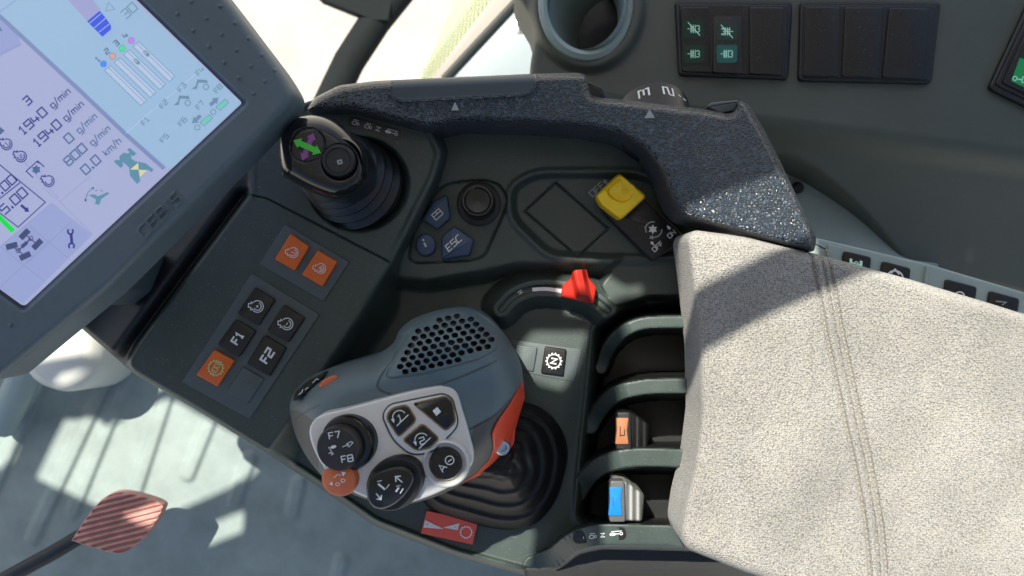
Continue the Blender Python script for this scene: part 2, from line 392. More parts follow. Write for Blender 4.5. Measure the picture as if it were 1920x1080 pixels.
# leather
def leather():
    m = mat('grained leather', (.028, .036, .050), .26); n = m.node_tree.nodes; l = m.node_tree.links; b = n['Principled BSDF']; b.inputs['Specular IOR Level'].default_value = .6; b.inputs['Coat Weight'].default_value = .45; b.inputs['Coat Roughness'].default_value = .25
    tc = n.new('ShaderNodeTexCoord'); ns = n.new('ShaderNodeTexNoise'); ns.inputs['Scale'].default_value = 300
    mv = n.new('ShaderNodeVectorMath'); mv.operation = 'MULTIPLY_ADD'; mv.inputs[1].default_value = (.002,)*3
    l.new(tc.outputs['Object'], ns.inputs['Vector']); l.new(ns.outputs[1], mv.inputs[0]); l.new(tc.outputs['Object'], mv.inputs[2])
    v = n.new('ShaderNodeTexVoronoi'); v.feature = 'DISTANCE_TO_EDGE'; v.inputs['Scale'].default_value = 400
    l.new(mv.outputs[0], v.inputs['Vector'])
    v2 = n.new('ShaderNodeTexVoronoi'); v2.feature = 'DISTANCE_TO_EDGE'; v2.inputs['Scale'].default_value = 1100; l.new(mv.outputs[0], v2.inputs['Vector'])
    r = n.new('ShaderNodeMapRange'); r.inputs[2].default_value = .26; r.inputs[3].default_value = 1; r.inputs[4].default_value = 0
    l.new(v.outputs['Distance'], r.inputs[0])
    ad = n.new('ShaderNodeMath'); ad.operation = 'MULTIPLY_ADD'; ad.inputs[1].default_value = -.35; l.new(v2.outputs['Distance'], ad.inputs[0]); l.new(r.outputs[0], ad.inputs[2])
    bp = n.new('ShaderNodeBump'); bp.inputs['Strength'].default_value = 1; bp.inputs['Distance'].default_value = .0009
    l.new(ad.outputs[0], bp.inputs['Height']); l.new(bp.outputs[0], b.inputs['Normal']); l.new(bp.outputs[0], b.inputs['Coat Normal'])
    cr = n.new('ShaderNodeMix'); cr.data_type = 'RGBA'; cr.inputs[6].default_value = (.006, .008, .012, 1); cr.inputs[7].default_value = (.046, .064, .086, 1)
    l.new(r.outputs[0], cr.inputs[0]); l.new(cr.outputs[2], b.inputs['Base Color']); return m
M['leather'] = leather()
def fabric():
    m = mat('woven fabric', (.4, .37, .33), .9); n = m.node_tree.nodes; l = m.node_tree.links; b = n['Principled BSDF']
    tc = n.new('ShaderNodeTexCoord'); ns = n.new('ShaderNodeTexNoise'); ns.inputs['Scale'].default_value = 800; ns.inputs['Detail'].default_value = 4
    v = n.new('ShaderNodeTexVoronoi'); v.inputs['Scale'].default_value = 760; v.inputs['Randomness'].default_value = .8
    l.new(tc.outputs['Object'], v.inputs['Vector']); l.new(tc.outputs['Object'], ns.inputs['Vector'])
    big = n.new('ShaderNodeTexNoise'); big.inputs['Scale'].default_value = 16; l.new(tc.outputs['Object'], big.inputs['Vector'])
    mx = n.new('ShaderNodeMix'); mx.data_type = 'RGBA'; mx.inputs[6].default_value = (.44, .412, .36, 1); mx.inputs[7].default_value = (.15, .145, .128, 1)
    a = n.new('ShaderNodeMath'); a.operation = 'MULTIPLY_ADD'; a.inputs[1].default_value = 1.1
    l.new(v.outputs['Distance'], a.inputs[0]); s2 = n.new('ShaderNodeMapRange'); s2.inputs[1].default_value = .35; s2.inputs[2].default_value = .7; s2.inputs[3].default_value = -.4; s2.inputs[4].default_value = .25
    l.new(ns.outputs[0], s2.inputs[0]); l.new(s2.outputs[0], a.inputs[2]); l.new(a.outputs[0], mx.inputs[0])
    bg = n.new('ShaderNodeMapRange'); bg.inputs[1].default_value = .3; bg.inputs[2].default_value = .7; bg.inputs[3].default_value = .80; bg.inputs[4].default_value = 1.12
    l.new(big.outputs[0], bg.inputs[0]); sc = n.new('ShaderNodeVectorMath'); sc.operation = 'SCALE'; l.new(mx.outputs[2], sc.inputs[0]); l.new(bg.outputs[0], sc.inputs['Scale'])
    l.new(sc.outputs[0], b.inputs['Base Color'])
    bp = n.new('ShaderNodeBump'); bp.inputs['Strength'].default_value = .9; bp.inputs['Distance'].default_value = .0012; bp.invert = True
    l.new(a.outputs[0], bp.inputs['Height']); l.new(bp.outputs[0], b.inputs['Normal'])
    b.inputs['Sheen Weight'].default_value = .3; return m
M['fabric'] = fabric()
def em(name, c, k=1.0): return mat(name, tuple(v*.3 for v in c), .3, emit=(c, k))
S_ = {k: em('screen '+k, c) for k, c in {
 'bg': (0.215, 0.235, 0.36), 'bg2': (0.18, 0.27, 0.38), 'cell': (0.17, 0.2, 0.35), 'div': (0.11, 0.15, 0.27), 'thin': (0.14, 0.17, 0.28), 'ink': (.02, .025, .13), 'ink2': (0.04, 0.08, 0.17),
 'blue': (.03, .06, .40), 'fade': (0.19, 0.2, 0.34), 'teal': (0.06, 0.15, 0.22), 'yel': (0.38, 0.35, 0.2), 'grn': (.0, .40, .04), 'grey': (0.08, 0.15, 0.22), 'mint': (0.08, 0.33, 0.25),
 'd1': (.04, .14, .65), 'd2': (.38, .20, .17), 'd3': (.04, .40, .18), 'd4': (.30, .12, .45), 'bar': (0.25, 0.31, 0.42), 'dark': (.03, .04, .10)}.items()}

# ------------------------------------------------------------------ setting
ZF = -.40
def sheet(name, x0, y0, x1, y1, z, m, n=1):
    mb = MB(); mb.add([(x0, y0, z), (x1, y0, z), (x1, y1, z), (x0, y1, z)], [(0, 1, 2, 3)]); o = mb.build(name, m); o['kind'] = 'structure'; return o
sheet('ground', -30, -30, 30, 30, -1.6, M['ground'])
# floor mat with pressed ribs
ribs = [((110, 640), (-60, 1020)), ((205, 700), (60, 1010)), ((262, 650), (135, 960)), ((330, 690), (228, 1000)), ((405, 760), (352, 890)), ((468, 860), (440, 940)), ((640, 1050), (625, 1120)), ((560, 905), (548, 960))]
def floor_h(X, Y, d):
    h = np.full(X.shape, ZF)
    for a, b in ribs:
        q, s, _ = pdist([a, b], X, Y); h = h + .0048*ss(18, 6, q)
    return h + .0*X
fo = relief('floor', [(-400, 560), (-120, 420), (330, 420), (900, 700), (1600, 1000), (1600, 1500), (-400, 1500)], floor_h, 3.2, M['floor'], skirt=.05)
fo['kind'] = 'structure'

# unseen plate added overhead to mask the sun; openings cut to shape sun patches
ZR = 1.0
def maskpt(x, y, z):
    p = Vector(P(x, y, z)); t = (ZR-z)/TS.z; return (p.x+TS.x*t, p.y+TS.y*t)
holes = [
 ([(1262, 702), (1411, 617), (1650, 505), (1720, 480), (2150, 560), (2150, 1240), (1340, 1240), (1262, 1055)], .045),
 ([(1262, 600), (1315, 569), (1510, 474), (1550, 440), (1530, 300), (1475, 325), (1280, 400), (1262, 415)], .04),
 ([(1165, 575), (1285, 560), (1282, 1040), (1130, 1040), (1140, 900), (1165, 640)], -.006),
 ([(975, 655), (1000, 625), (1112, 625), (1090, 700), (1062, 745), (1010, 730), (975, 700)], -.06),
 ([(870, 1040), (990, 985), (1008, 1000), (1000, 1075), (930, 1075)], -.06),
 ([(1045, 490), (1112, 490), (1168, 527), (1215, 522), (1205, 552), (1172, 553), (1120, 580), (1045, 565)], -.03),
 ([(121, 788), (185, 786), (205, 803), (238, 784), (251, 769), (324, 750), (520, 858), (471, 905), (281, 990), (179, 952), (66, 901)], ZF),
 ([(175, 745), (235, 620), (330, 735), (215, 755)], ZF),
 ([(-80, 785), (50, 800), (45, 830), (30, 870), (10, 890), (-80, 880)], ZF),
 ([(1796, 492), (1826, 482), (1830, 514)], -.235),
 ([(334, 1007), (462, 956), (460, 1003), (396, 1029)], ZF),
]
RX0, RX1, RY0, RY1, RS = -1.15, .80, -.35, .96, .006
gx = np.arange(RX0, RX1, RS); gy = np.arange(RY0, RY1, RS); X, Y = np.meshgrid(gx, gy)
D = np.full(X.shape, -9.); NX = X.copy(); NY = Y.copy()
for h, z in holes:
    d, a, b = sdf([maskpt(p, q, z) for p, q in h], X, Y, True); m = d > D
    D = np.where(m, d, D); NX = np.where(m, a, NX); NY = np.where(m, b, NY)
dc = (D[:-1, :-1]+D[1:, 1:]+D[1:, :-1]+D[:-1, 1:])/4; keep = dc < 0
cnt = np.zeros(X.shape, int)
for a in (0, 1):
    for b in (0, 1): cnt[a:X.shape[0]-1+a, b:X.shape[1]-1+b] += keep
bd = (cnt > 0) & (cnt < 4) & (np.abs(D) < RS*1.5); X = np.where(bd, NX, X); Y = np.where(bd, NY, Y)
ix_ = np.arange(X.size).reshape(X.shape); iy, ix = np.nonzero(keep)
me = bpy.data.meshes.new('sun_mask'); me.from_pydata(np.stack([X.ravel(), Y.ravel(), X.ravel()*0+ZR], 1).tolist(), [], np.stack([ix_[iy, ix], ix_[iy, ix+1], ix_[iy+1, ix+1], ix_[iy+1, ix]], 1).tolist())
me.materials.append(M['sun_mask']); ro = link('sun_mask', me); ro['kind'] = 'structure'
md = ro.modifiers.new('s', 'SOLIDIFY'); md.thickness = .01

# ------------------------------------------------------------------ outside and door
t = thing('outer_handrail', 690, 60, -1.0, 'thick dark tubular rail crossing the pale ground outside the window', 'rail')
tube_mb([P(x, y, z) for x, y, z in [(600, 230, -1.0), (655, 115, -1.0), (705, 38, -1.0), (760, -30, -1.0), (820, -90, -1.0)]], .030, 16).build('tube', M['barblk'], t)
slab('cross_bracket', [(560, -40), (745, -60), (728, 38), (700, 38), (600, -2)], -.97, .03, M['barblk'], t, 3)
t = thing('window_edge', 880, 60, -.72, 'yellow green tinted glass edge with dotted border above the leather rail', 'window')
zf_ = lambda x, y: -.74
slab('glass_border', [(788, 150), (866, -30), (950, -30), (812, 150)], -.745, .01, M['fritg'], t, 0)
slab('seal_strip', [(806, 150), (942, -30), (1004, -30), (836, 150)], -.735, .02, M['beige'], t, 4)
ik = Ink(-.745, .0008)
for r_ in range(6):
    for c_ in range(34):
        y = 145-c_*5.0; x = 803+(145-y)*.80+r_*-5.2*(1+.4*(145-y)/150)+(2.5 if c_ % 2 else 0)+4
        ik.fill(ell(x, y, 1.5, 1.2, n=6), M['seal'])
ik.build('dot_border', t)
t = thing('door_panel', 930, 80, -.70, 'pale grey painted door panel with one bolt left of the cup holder', 'panel')
dp = [(836, 146), (992, -20), (1020, -20), (1020, 146)]
slab('sheet', dp, -.70, .03, M['panel'], t, 4)
mb = tube_mb([P(832, 148, -.695), P(990, -22, -.695)], .006, 8); mb.build('edge_seal', M['seal'], t)
lathe('bolt', [(.0001, .012), (.006, .012), (.009, .008), (.009, .003), (.014, .002), (.014, -.004)], P(979, 48, -.70), M['steel'], t, n=6)
# pale seat base at the left
t = thing('steering_column_base', 150, 660, -.25, 'smooth white rounded column base seen below the monitor corner', 'column')
lathe('cover', [(.0001, .05), (.03, .048), (.040, .040), (.046, .02), (.050, -.07)], P(145, 655, -.34), mat('white paint', (.62, .62, .55), .4), t)
mb = tube_mb([P(0, 800, -.37), P(40, 720, -.35), P(70, 640, -.34)], .018, 12); mb.build('dark_strut', M['lgrey'], t)

# ------------------------------------------------------------------ pedal
t = thing('floor_pedal', 220, 980, -.30, 'worn red ribbed foot pedal on a black arm above the sunlit floor', 'pedal')
pd = cat([(138, 1008), (178, 950), (212, 924), (250, 926), (300, 942), (304, 958), (278, 1000), (240, 1033), (212, 1037), (142, 1016)], 5)
def pdh(X, Y, d):
    u = (X-220)*.24+(Y-980)*.97
    g = ss(-.15, .35, np.cos(u*2*np.pi/10.6)); return -.30 - .004*(1-dome(d, 8)) - .004*g*ss(1, 4, d)
relief('pad', pd, pdh, 1.2, [M['pedal'], M['groove']], t, .012, lambda X, Y: np.cos(((X-220)*.24+(Y-980)*.97)*2*np.pi/10.6) > .45)
tube_mb([P(160, 1000, -.325), P(100, 1036, -.325), P(-40, 1112, -.35)], .0085, 12).build('arm', M['blackpl'], t)

# ------------------------------------------------------------------ side console (right) with cup holder and rocker banks
ZS = -.14
t = thing('side_console', 1500, 200, ZS, 'wide dark grey green moulded side console behind the leather rail', 'console')
so = cat([(1000, -60), (1003, 60), (1000, 170), (1100, 300), (1380, 380), (1440, 300), (1478, 299), (1540, 333), (1618, 400), (1700, 494), (1800, 525), (1925, 556), (2100, 620), (2150, 200), (2100, -60), (1500, -70)], 6)
def side_h(X, Y, d):
    cr = 215+(X-1440)*.13     # crease running to the right
    h = ZS - .00040*np.maximum(Y-cr, 0)*ss(-30, 60, Y-cr) - .012*ss(1300, 1020, X)
    h = h - .008*(1-dome(d, 14))
    q = np.sqrt(((X-1102)/88)**2+((Y-8)/104)**2)
    h = h + .010*ss(1.30, 1.08, q)*ss(.86, .98, q) - .10*ss(.97, .86, q)
    return h
relief('moulding', so, side_h, 3, [M['fender'], M['blackpl']], t, .08, lambda X, Y: ((X-1104)/84)**2+((Y-8)/100)**2 < .86)
lathe('cup_rim', [(.0335, -.05), (.034, -.002), (.0358, .004), (.039, .006), (.0425, .003), (.0440, -.008), (.0440, -.02)], P(1100, 6, ZS+.0), M['lgrey'], t, sx=1.03, sy=1.24, cap=False)
lathe_mb([(.0345, .002), (.033, -.085)], P(1100, 8, ZS), (-.38, .10, 1), sx=1.03, sy=1.24, cap=False).build('cup_wall', M['lgrey'], t)
# lower light grey trim and small far parts
t = thing('seat_side_trim', 1600, 430, -.24, 'plain light grey curved trim between the leather rail and side console', 'trim')
slab('cover', [(1440, 270), (1560, 290), (1760, 480), (1760, 620), (1500, 620), (1380, 420)], -.235, .05, M['lgrey'], t, 6)
lathe('screw', [(.0001, .004), (.004, .004), (.006, .001), (.006, -.003)], P(1496, 352, -.23), M['blackpl'], t)

def filter_icon(ik, x, y, s, m, wd, slash=False, flip=1):
    for k in (-1, 0, 1): ik.line([(x-s*.55*flip, y+k*s*.3), (x+s*.05*flip, y+k*s*.3)], wd, m)
    for k in (-.4, -.1, .2): ik.line([(x+k*s*flip, y-s*.62), (x+k*s*flip, y+s*.62)], wd, m)
    ik.line([(x-s*.95*flip, y), (x-s*.6*flip, y)], wd, m)
    ik.line([(x+s*.3*flip, y-s*.35)]+ell(x+s*.6*flip, y-s*.25, s*.25, s*.25, n=8, a0=150, a1=-90), wd, m)
    ik.line([(x+s*.3*flip, y+s*.35)]+ell(x+s*.6*flip, y+s*.25, s*.25, s*.25, n=8, a0=-150, a1=90), wd, m)
    if slash: ik.line([(x-s*.9, y-s*1.0), (x+s*.9, y+s*1.0)], wd*1.1, m)
def rocker_bank(name, outline, rockers, label, z=ZS+.006):
    t = thing(name, sum(p[0] for p in outline)/4, sum(p[1] for p in outline)/4, z, label, 'switch panel', 'black rocker switch panels on the side console')
    slab('frame', rnd(outline, 9), z, .012, M['blackpl'], t, 5)
    slab('inner_frame', rnd(offset(outline, 7), 6), z+.002, .004, M['key'], t, 2)
    for q, up, icons in rockers:
        zr = z+.0045; ym = sum(p[1] for p in q)/4
        zz = (lambda x, y, zr=zr, ym=ym, up=up: zr + up*.00005*(y-ym))
        r = slab('rocker', rnd(q, 4), zz, .004, M['key'], t, 2)
        if icons:
            ik = Ink(zz, .0004)
            for (x, y, glow, sl, fl) in icons:
                ik.fill(rnd([(x-20, y-17), (x+20, y-17), (x+19, y+17), (x-19, y+17)], 6), M[glow])
                filter_icon(ik, x, y, 12.5, M['mint'], 1.3, sl, fl)
            ik.build('symbol', r)
        else: r['label'] = 'blank black rocker without a symbol'
    return t
rocker_bank('rocker_switch_panel', [(1266, 1), (1486, 3), (1478, 149), (1273, 141)],
 [([(1277, 14), (1331, 14), (1331, 136), (1279, 134)], -1, [(1301, 54, 'glowg', True, 1), (1301, 101, 'glowg', False, 1)]),
  ([(1338, 24), (1392, 24), (1391, 138), (1338, 136)], 1, [(1363, 59, 'glowg', True, -1), (1363, 101, 'glowt', False, 1)]),
  ([(1406, 13), (1470, 14), (1464, 140), (1406, 138)], 0, None)], 'black rocker switch panel with four glowing green filter symbols')
rocker_bank('rocker_switch_panel', [(1501, 2), (1764, 4), (1746, 157), (1497, 151)],
 [([(1511, 13), (1575, 13), (1569, 143), (1508, 142)], 0, None), ([(1585, 14), (1656, 14), (1645, 145), (1579, 143)], 0, None), ([(1668, 15), (1742, 16), (1728, 148), (1655, 145)], 0, None)],
 'black rocker switch panel with three blank dark rockers')
t = thing('rocker_switch_panel', 1900, 110, ZS+.006, 'tilted black switch panel with green symbol at the right picture edge', 'switch panel', 'black rocker switch panels on the side console')
slab('frame', rnd([(1935, -10), (2050, 40), (1990, 232), (1853, 166)], 10), ZS+.006, .012, M['blackpl'], t, 5)
slab('inner_frame', rnd([(1938, 8), (2040, 50), (1984, 216), (1866, 158)], 6), ZS+.008, .004, M['key'], t, 2)
r = slab('rocker', rnd([(1938, 30), (2020, 60), (1975, 200), (1880, 155)], 4), ZS+.0105, .004, M['key'], t, 2)
ik = Ink(ZS+.0105); ik.fill([(1912, 108), (1990, 138), (1975, 190), (1896, 152)], mat('green backlit field', (.01, .10, .03), .4, emit=((.0, .22, .05), .3)))
ik.line(ell(1903, 147, 4, 4, n=12), 1.6, M['mint'], True); ik.line([(1908, 148), (1918, 150)], 2, M['mint']); ik.line([(1918, 144), (1950, 156), (1948, 162), (1916, 154)], 1.6, M['mint'], True); ik.build('symbol', r)

# ------------------------------------------------------------------ console body
A_ = rnd([(470, 250), (575, 190), (690, 195), (805, 238), (828, 285), (814, 335), (734, 494), (499, 843), (256, 701), (243, 680), (262, 646), (470, 366)], 10)
B_ = rnd([(800, 225), (1270, 225), (1330, 330), (1330, 505), (1180, 499), (1165, 494), (970, 489), (900, 505), (800, 522), (738, 514), (770, 420)], 8)
C_ = rnd([(766, 484), (774, 440), (819, 356), (845, 343), (905, 337), (937, 346), (951, 372), (945, 398), (908, 482), (880, 489), (800, 493), (776, 492)], 12)
D_ = rnd([(960, 410), (958, 352), (1005, 326), (1190, 325), (1262, 350), (1330, 430), (1330, 480), (1200, 486), (1120, 484), (1030, 478)], 22)
COVER = [(984, 396), (1042, 342), (1141, 428), (1084, 482)]
E_ = rnd([(1165, 490), (1330, 490), (1330, 552), (1218, 552), (1150, 574), (1128, 535)], 8)
SL = rnd([(1116, 612), (1175, 572), (1340, 556), (1340, 1000), (1120, 1000), (1082, 975), (1088, 890), (1106, 720)], 14)
OUT = rnd([(470, 250), (575, 190), (690, 168), (1080, 155), (1330, 225), (1420, 300), (1440, 430), (1345, 470), (1345, 1000), (1700, 1080), (1700, 1180), (1010, 1180), (990, 1081), (850, 1043), (700, 985), (585, 905), (497, 848), (380, 776), (250, 700), (200, 656), (143, 607), (146, 570), (300, 400)], 14)
FINS = [  # centre line left to right, half width, top height
 ([(1128, 690), (1142, 652), (1166, 624), (1196, 609), (1235, 604), (1325, 604)], 11, -.008, -.062),
 ([(1108, 800), (1128, 765), (1158, 738), (1200, 727), (1240, 724), (1325, 724)], 14, -.006, -.064),
 ([(1082, 925), (1106, 890), (1138, 868), (1180, 859), (1230, 858), (1325, 860)], 17, -.003, -.066),
 ([(1000, 1062), (1040, 1045), (1075, 1018), (1110, 1006), (1150, 1003), (1325, 1007)], 20, -.001, -.058)]
HUMP = catopen([(940, 580), (965, 555), (1005, 541), (1060, 543), (1108, 558), (1140, 582)], 6)
def console_h(X, Y, d):
    dA = sdf(A_, X, Y); dB = sdf(B_, X, Y)
    h = np.full(X.shape, -.062)
    h = lerp(h, -.058, ss(-60, 0, sdf([(1000, 900), (1110, 600), (900, 600)], X, Y)))
    h = lerp(h, -.032, ss(-30, 1, dB))
    h = lerp(h, -.040, ss(-14, 1, sdf(E_, X, Y)))
    dist, s, sd = pdist(HUMP, X, Y)
    h = np.maximum(h, -.038 - .0009*np.maximum(dist-15, 0) - .0025*ss(7, 4, dist))
    h = h - .0025*ss(-3, 1, sdf(C_, X, Y)) - .0012*ss(2.4, .8, np.abs(sdf(C_, X, Y)))
    dD = sdf(D_, X, Y); h = h - .008*ss(-2, 12, dD) + .0018*ss(10, 0, np.abs(dD+5))
    h = h - .0018*ss(2.2, .8, np.abs(sdf(COVER, X, Y)))
    dS = sdf(SL, X, Y); h = lerp(h, -.105, ss(0, 26, dS)); h = h + .003*ss(8, 0, np.abs(dS+5))*ss(560, 640, Y)
    # A panel
    wid = 14 + 52*ss(470, 600, Y)*ss(400, 560, X)
    left = ss(260, 210, X-(650-Y)*.74)
    wid = lerp(wid, 95, left); h = lerp(h, -.020, left)
    h = lerp(h, -.005, 1-np.clip(-dA/wid, 0, 1)**1.3*0-ss(0, 1, -dA/wid))
    h = h + .002*ss(10, 0, np.abs(dA-5))*ss(430, 560, X)*ss(600, 480, Y)
    # panel seam and joystick well
    q, s, _ = pdist([(455, 362), (500, 372), (610, 428), (730, 491)], X, Y); h = h - .0022*ss(2.2, .8, q)
    jw = np.sqrt(((X-672)/98)**2+((Y-345)/92)**2); h = h - .018*ss(1.0, .82, jw)*(dA > 0)
    # bank around the joystick plate: the strip with symbols stays proud
    # slots: fins
    for ln, hw, zt, zl in FINS:
        dist, s, sd = pdist(catopen(ln, 5), X, Y)
        top = lerp(zl, zt, ss(0, .42, s))
        h = np.maximum(h, top - .0008*(1-dome(hw-dist, 4))*(dist > hw-4) - .0075*np.maximum(dist-hw, 0))
    # outer lower side under the last fin
    low = Y - np.interp(X, [960, 1010, 1045, 1085, 1130, 1340], [1064, 1066, 1060, 1036, 1026, 1030])
    h = np.where((X > 985) & (low > 0), np.minimum(h, -.008-.0022*low-.05*ss(1100, 1000, X)), h)
    # rounded outer edge with a proud rim
    edge = (X < 1010) & (Y > 600)
    rim = np.where(edge, ss(500, 600, X)*(.004*ss(8, 0, np.abs(d-12))), 0)
    return h + rim - np.where(edge | (X < 500), .012*(1-dome(d, 10)), 0)
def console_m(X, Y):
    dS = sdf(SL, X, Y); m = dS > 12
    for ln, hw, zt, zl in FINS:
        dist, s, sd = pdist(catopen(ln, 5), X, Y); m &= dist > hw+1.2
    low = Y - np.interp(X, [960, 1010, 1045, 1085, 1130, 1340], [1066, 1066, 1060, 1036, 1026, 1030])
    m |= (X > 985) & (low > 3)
    m |= (sdf(A_, X, Y) < -6) & (X < 470) & (Y < 700) & (X-(650-Y)*.74 < 262)  # dark side part left of the ridge; its black also paints in heavy shade
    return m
CON = thing('armrest_console', 700, 600, -.05, 'dark grey green moulded armrest console carrying the levers and button panels', 'console')
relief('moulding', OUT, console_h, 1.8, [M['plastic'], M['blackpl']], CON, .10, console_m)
# label strips on the console
def ch(x, y): return float(console_h(np.array([[x]], float), np.array([[y]], float), np.array([[100.]]))[0, 0])
def cache(f):
    c = {}
    def g(x, y):
        k = (round(x), round(y))
        if k not in c: c[k] = f(*k)
        return c[k]
    return g
chc = cache(ch)
def valve_strip(name, c, a, ln, hh, z, scale=1.0):
    ca, sa = math.cos(R(a)), math.sin(R(a)); T = lambda u, v: (c[0]+u*ca-v*sa, c[1]-u*sa-v*ca)
    st = slab(name, rnd([T(-ln, -hh), T(ln, -hh), T(ln, hh), T(-ln, hh)], hh*.9), z, .001, M['key'], CON, 0)
    ik = Ink(z, .0004); W = M['white']; k = scale
    for u in (-.78, -.30):
        ik.line(ell(*T(u*ln, -1.5*k), 4.5*k, 3*k, a, 14), 1.2, W, True); ik.line(ell(*T(u*ln+7*k, -1.5*k), 2.2*k, 2.2*k, 0, 10), 1.1, W, True)
        ik.line([T(u*ln-3*k, 4.5*k), T(u*ln+7*k, 4.5*k)], 1.3, W)
    ik.text('N', *T(.12*ln, 0), 8*k, a+90, W, 1.6)
    ik.fill(ell(*T(.50*ln, 0), 6*k, 3*k, a, 14), W); ik.line([T(.5*ln, 0), T(.5*ln+14*k, 0)], 1.3, W); ik.line(ell(*T(.5*ln+16*k, 0), 2.5*k, 2.5*k, 0, 10), 1.2, W, True)
    ik.line([T(.45*ln, 5*k), T(.85*ln, 5*k)], 1.2, W)
    ik.build('symbols', st)
valve_strip('symbol_strip', (703, 240), -16, 51, 10, lambda x, y: chc(x, y)+.0005)
valve_strip('symbol_strip', (1124, 1004), 5, 50, 12, lambda x, y: chc(min(max(x, 1090), 1200), 1006)+.0008)

# ------------------------------------------------------------------ button panels
ex = np.array([.862, .507]); ey = np.array([-.545, .838])
def para(o, u0, u1, v0, v1):
    o = np.array(o, float); return [tuple(o+ex*u+ey*v) for u, v in ((u0, v0), (u1, v0), (u1, v1), (u0, v1))]
def keycap(t, pts, z, m, label, draw=None, name='button'):
    k = slab(name, rnd(pts, 3), z, .004, m, t, 2.2)
    if label: k['label'] = label
    if draw:
        ik = Ink(z); c = (sum(p[0] for p in pts)/4, sum(p[1] for p in pts)/4); draw(ik, c); ik.build('symbol', k)
    return k
t = thing('button_panel', 576, 487, -.005, 'small grey panel with two orange engine speed buttons', 'button panel')
slab('base', rnd(para((535, 420), 0, 140, 0, 90), 3), -.0035, .004, M['plastic2'], t, 2)
def eng(n):
    def f(ik, c):
        engine_icon(ik, c[0], c[1], 12, -5, M['white'], 1.4); ik.text(n, c[0]+1.5, c[1], 6, 55, M['white'], 1.2)
    return f
keycap(t, [(545, 438), (580, 462), (553, 508), (515, 486)], -.000, M['orange'], 'orange button, the left of the pair', eng('1'))
keycap(t, [(596, 469), (633, 491), (605, 538), (566, 515)], -.000, M['orange'], 'orange button, the right of the pair', eng('2'))
t = thing('button_panel', 470, 650, -.005, 'large grey panel with four black function buttons and one orange', 'button panel')
slab('base', rnd([(472, 512), (600, 590), (468, 786), (341, 716)], 4), -.0035, .004, M['plastic2'], t, 2)
W = M['white']
def engpm(s):
    def f(ik, c): engine_icon(ik, c[0], c[1], 14, -5, W, 1.8); ik.text(s, c[0]+1.5, c[1], 8, 60, W, 1.7)
    return f
keycap(t, [(478, 538), (516, 562), (485, 610), (445, 588)], 0, M['key'], None, engpm('+'))
keycap(t, [(532, 571), (572, 596), (541, 642), (501, 620)], 0, M['key'], None, engpm('-'))
keycap(t, [(442, 598), (480, 621), (448, 670), (408, 646)], 0, M['key'], None, lambda ik, c: ik.text('F1', c[0]+1, c[1], 14, 57, W, 3.6, gap=.35))
keycap(t, [(496, 628), (537, 652), (506, 706), (463, 682)], 0, M['key'], None, lambda ik, c: ik.text('F2', c[0]+1, c[1], 15, 57, W, 3.8, gap=.35))
GY = mat('pale yellow print', (.55, .60, .25), .5)
def mode(ik, c): gear_icon(ik, c[0], c[1], 13, GY, 1.8, 14); ik.text('MODE', c[0], c[1], 9.5, 62, GY, 1.4, sq=.58, gap=.42)
keycap(t, [(402, 656), (440, 676), (408, 725), (368, 703)], 0, M['orange'], 'orange mode button with a yellow gear symbol', mode)
k = keycap(t, [(455, 687), (496, 711), (464, 758), (424, 733)], -.0018, M['plastic2'], 'blank grey cover', None, 'blank_cover')

t = thing('button_panel', 1030, 678, -.058, 'light grey panel with black neutral gear button beside the lever boot', 'button panel')
slab('base', rnd([(958, 636), (1092, 655), (1078, 717), (940, 690)], 4), -.0575, .004, M['plastic2'], t, 2)
keycap(t, [(969, 646), (1008, 651), (1000, 697), (960, 690)], -.0555, M['plastic2'], 'blank grey cover', None, 'blank_cover')
def neu(ik, c): gear_icon(ik, c[0], c[1], 12.5, W, 1.9, 14); ik.text('N', c[0], c[1], 11, 80, W, 2.8)
keycap(t, [(1022, 649), (1062, 655), (1056, 705), (1014, 699)], -.054, M['key'], None, neu)

# navigation cluster
t = thing('menu_button_cluster', 860, 420, -.035, 'recessed cluster of three blue menu keys beside the black rotary knob', 'buttons')
zc = -.0335
def nav1(ik, c):
    ik.icon(820, 402, 9, 42, W, [[(-1, -.7), (1, -.7), (1, .7), (-1, .7), (-1, -.7)], [(-1, .1), (1, .1)], [(.1, .1), (.1, .7)]], wd=1.5)
k = slab('button', rnd([(812, 378), (838, 364), (845, 408), (820, 430), (792, 412)], 4), -.0275, .007, M['navy'], t, 3)
ik = Ink(-.0275); nav1(ik, 0); ik.build('symbol', k); k['label'] = 'blue key with a window symbol'
k = slab('button', ell(798, 459, 19, 21, n=32), -.0275, .007, M['navy'], t, 4); k['label'] = 'round blue info key'
ik = Ink(-.0275); ik.line([(799, 463), (795, 455)], 3.2, W); ik.fill(ell(793.5, 450, 2, 2, n=10), W); ik.build('symbol', k)
k = slab('button', rnd([(852, 423), (889, 449), (880, 479), (828, 487), (827, 444)], 4), -.0270, .007, M['navy'], t, 4); k['label'] = 'blue pentagonal escape key'
ik = Ink(-.0270); ik.text('ESC', 850, 456, 12, 42, W, 2.0, slant=.15); ik.build('symbol', k)
t = thing('rotary_knob', 893, 378, -.03, 'black cylindrical rotary knob above the blue menu keys', 'knob')
c = P(898, 382, -.033)
lathe('collar', [(.0175, -.002), (.0175, .001), (.016, .002), (.0125, .002)], c, M['blackpl'], t)
lathe('cap', [(.0135, .0), (.0128, .022), (.0118, .0245), (.0102, .0245), (.009, .0232), (.0001, .0228)], c, M['gloss'], t)

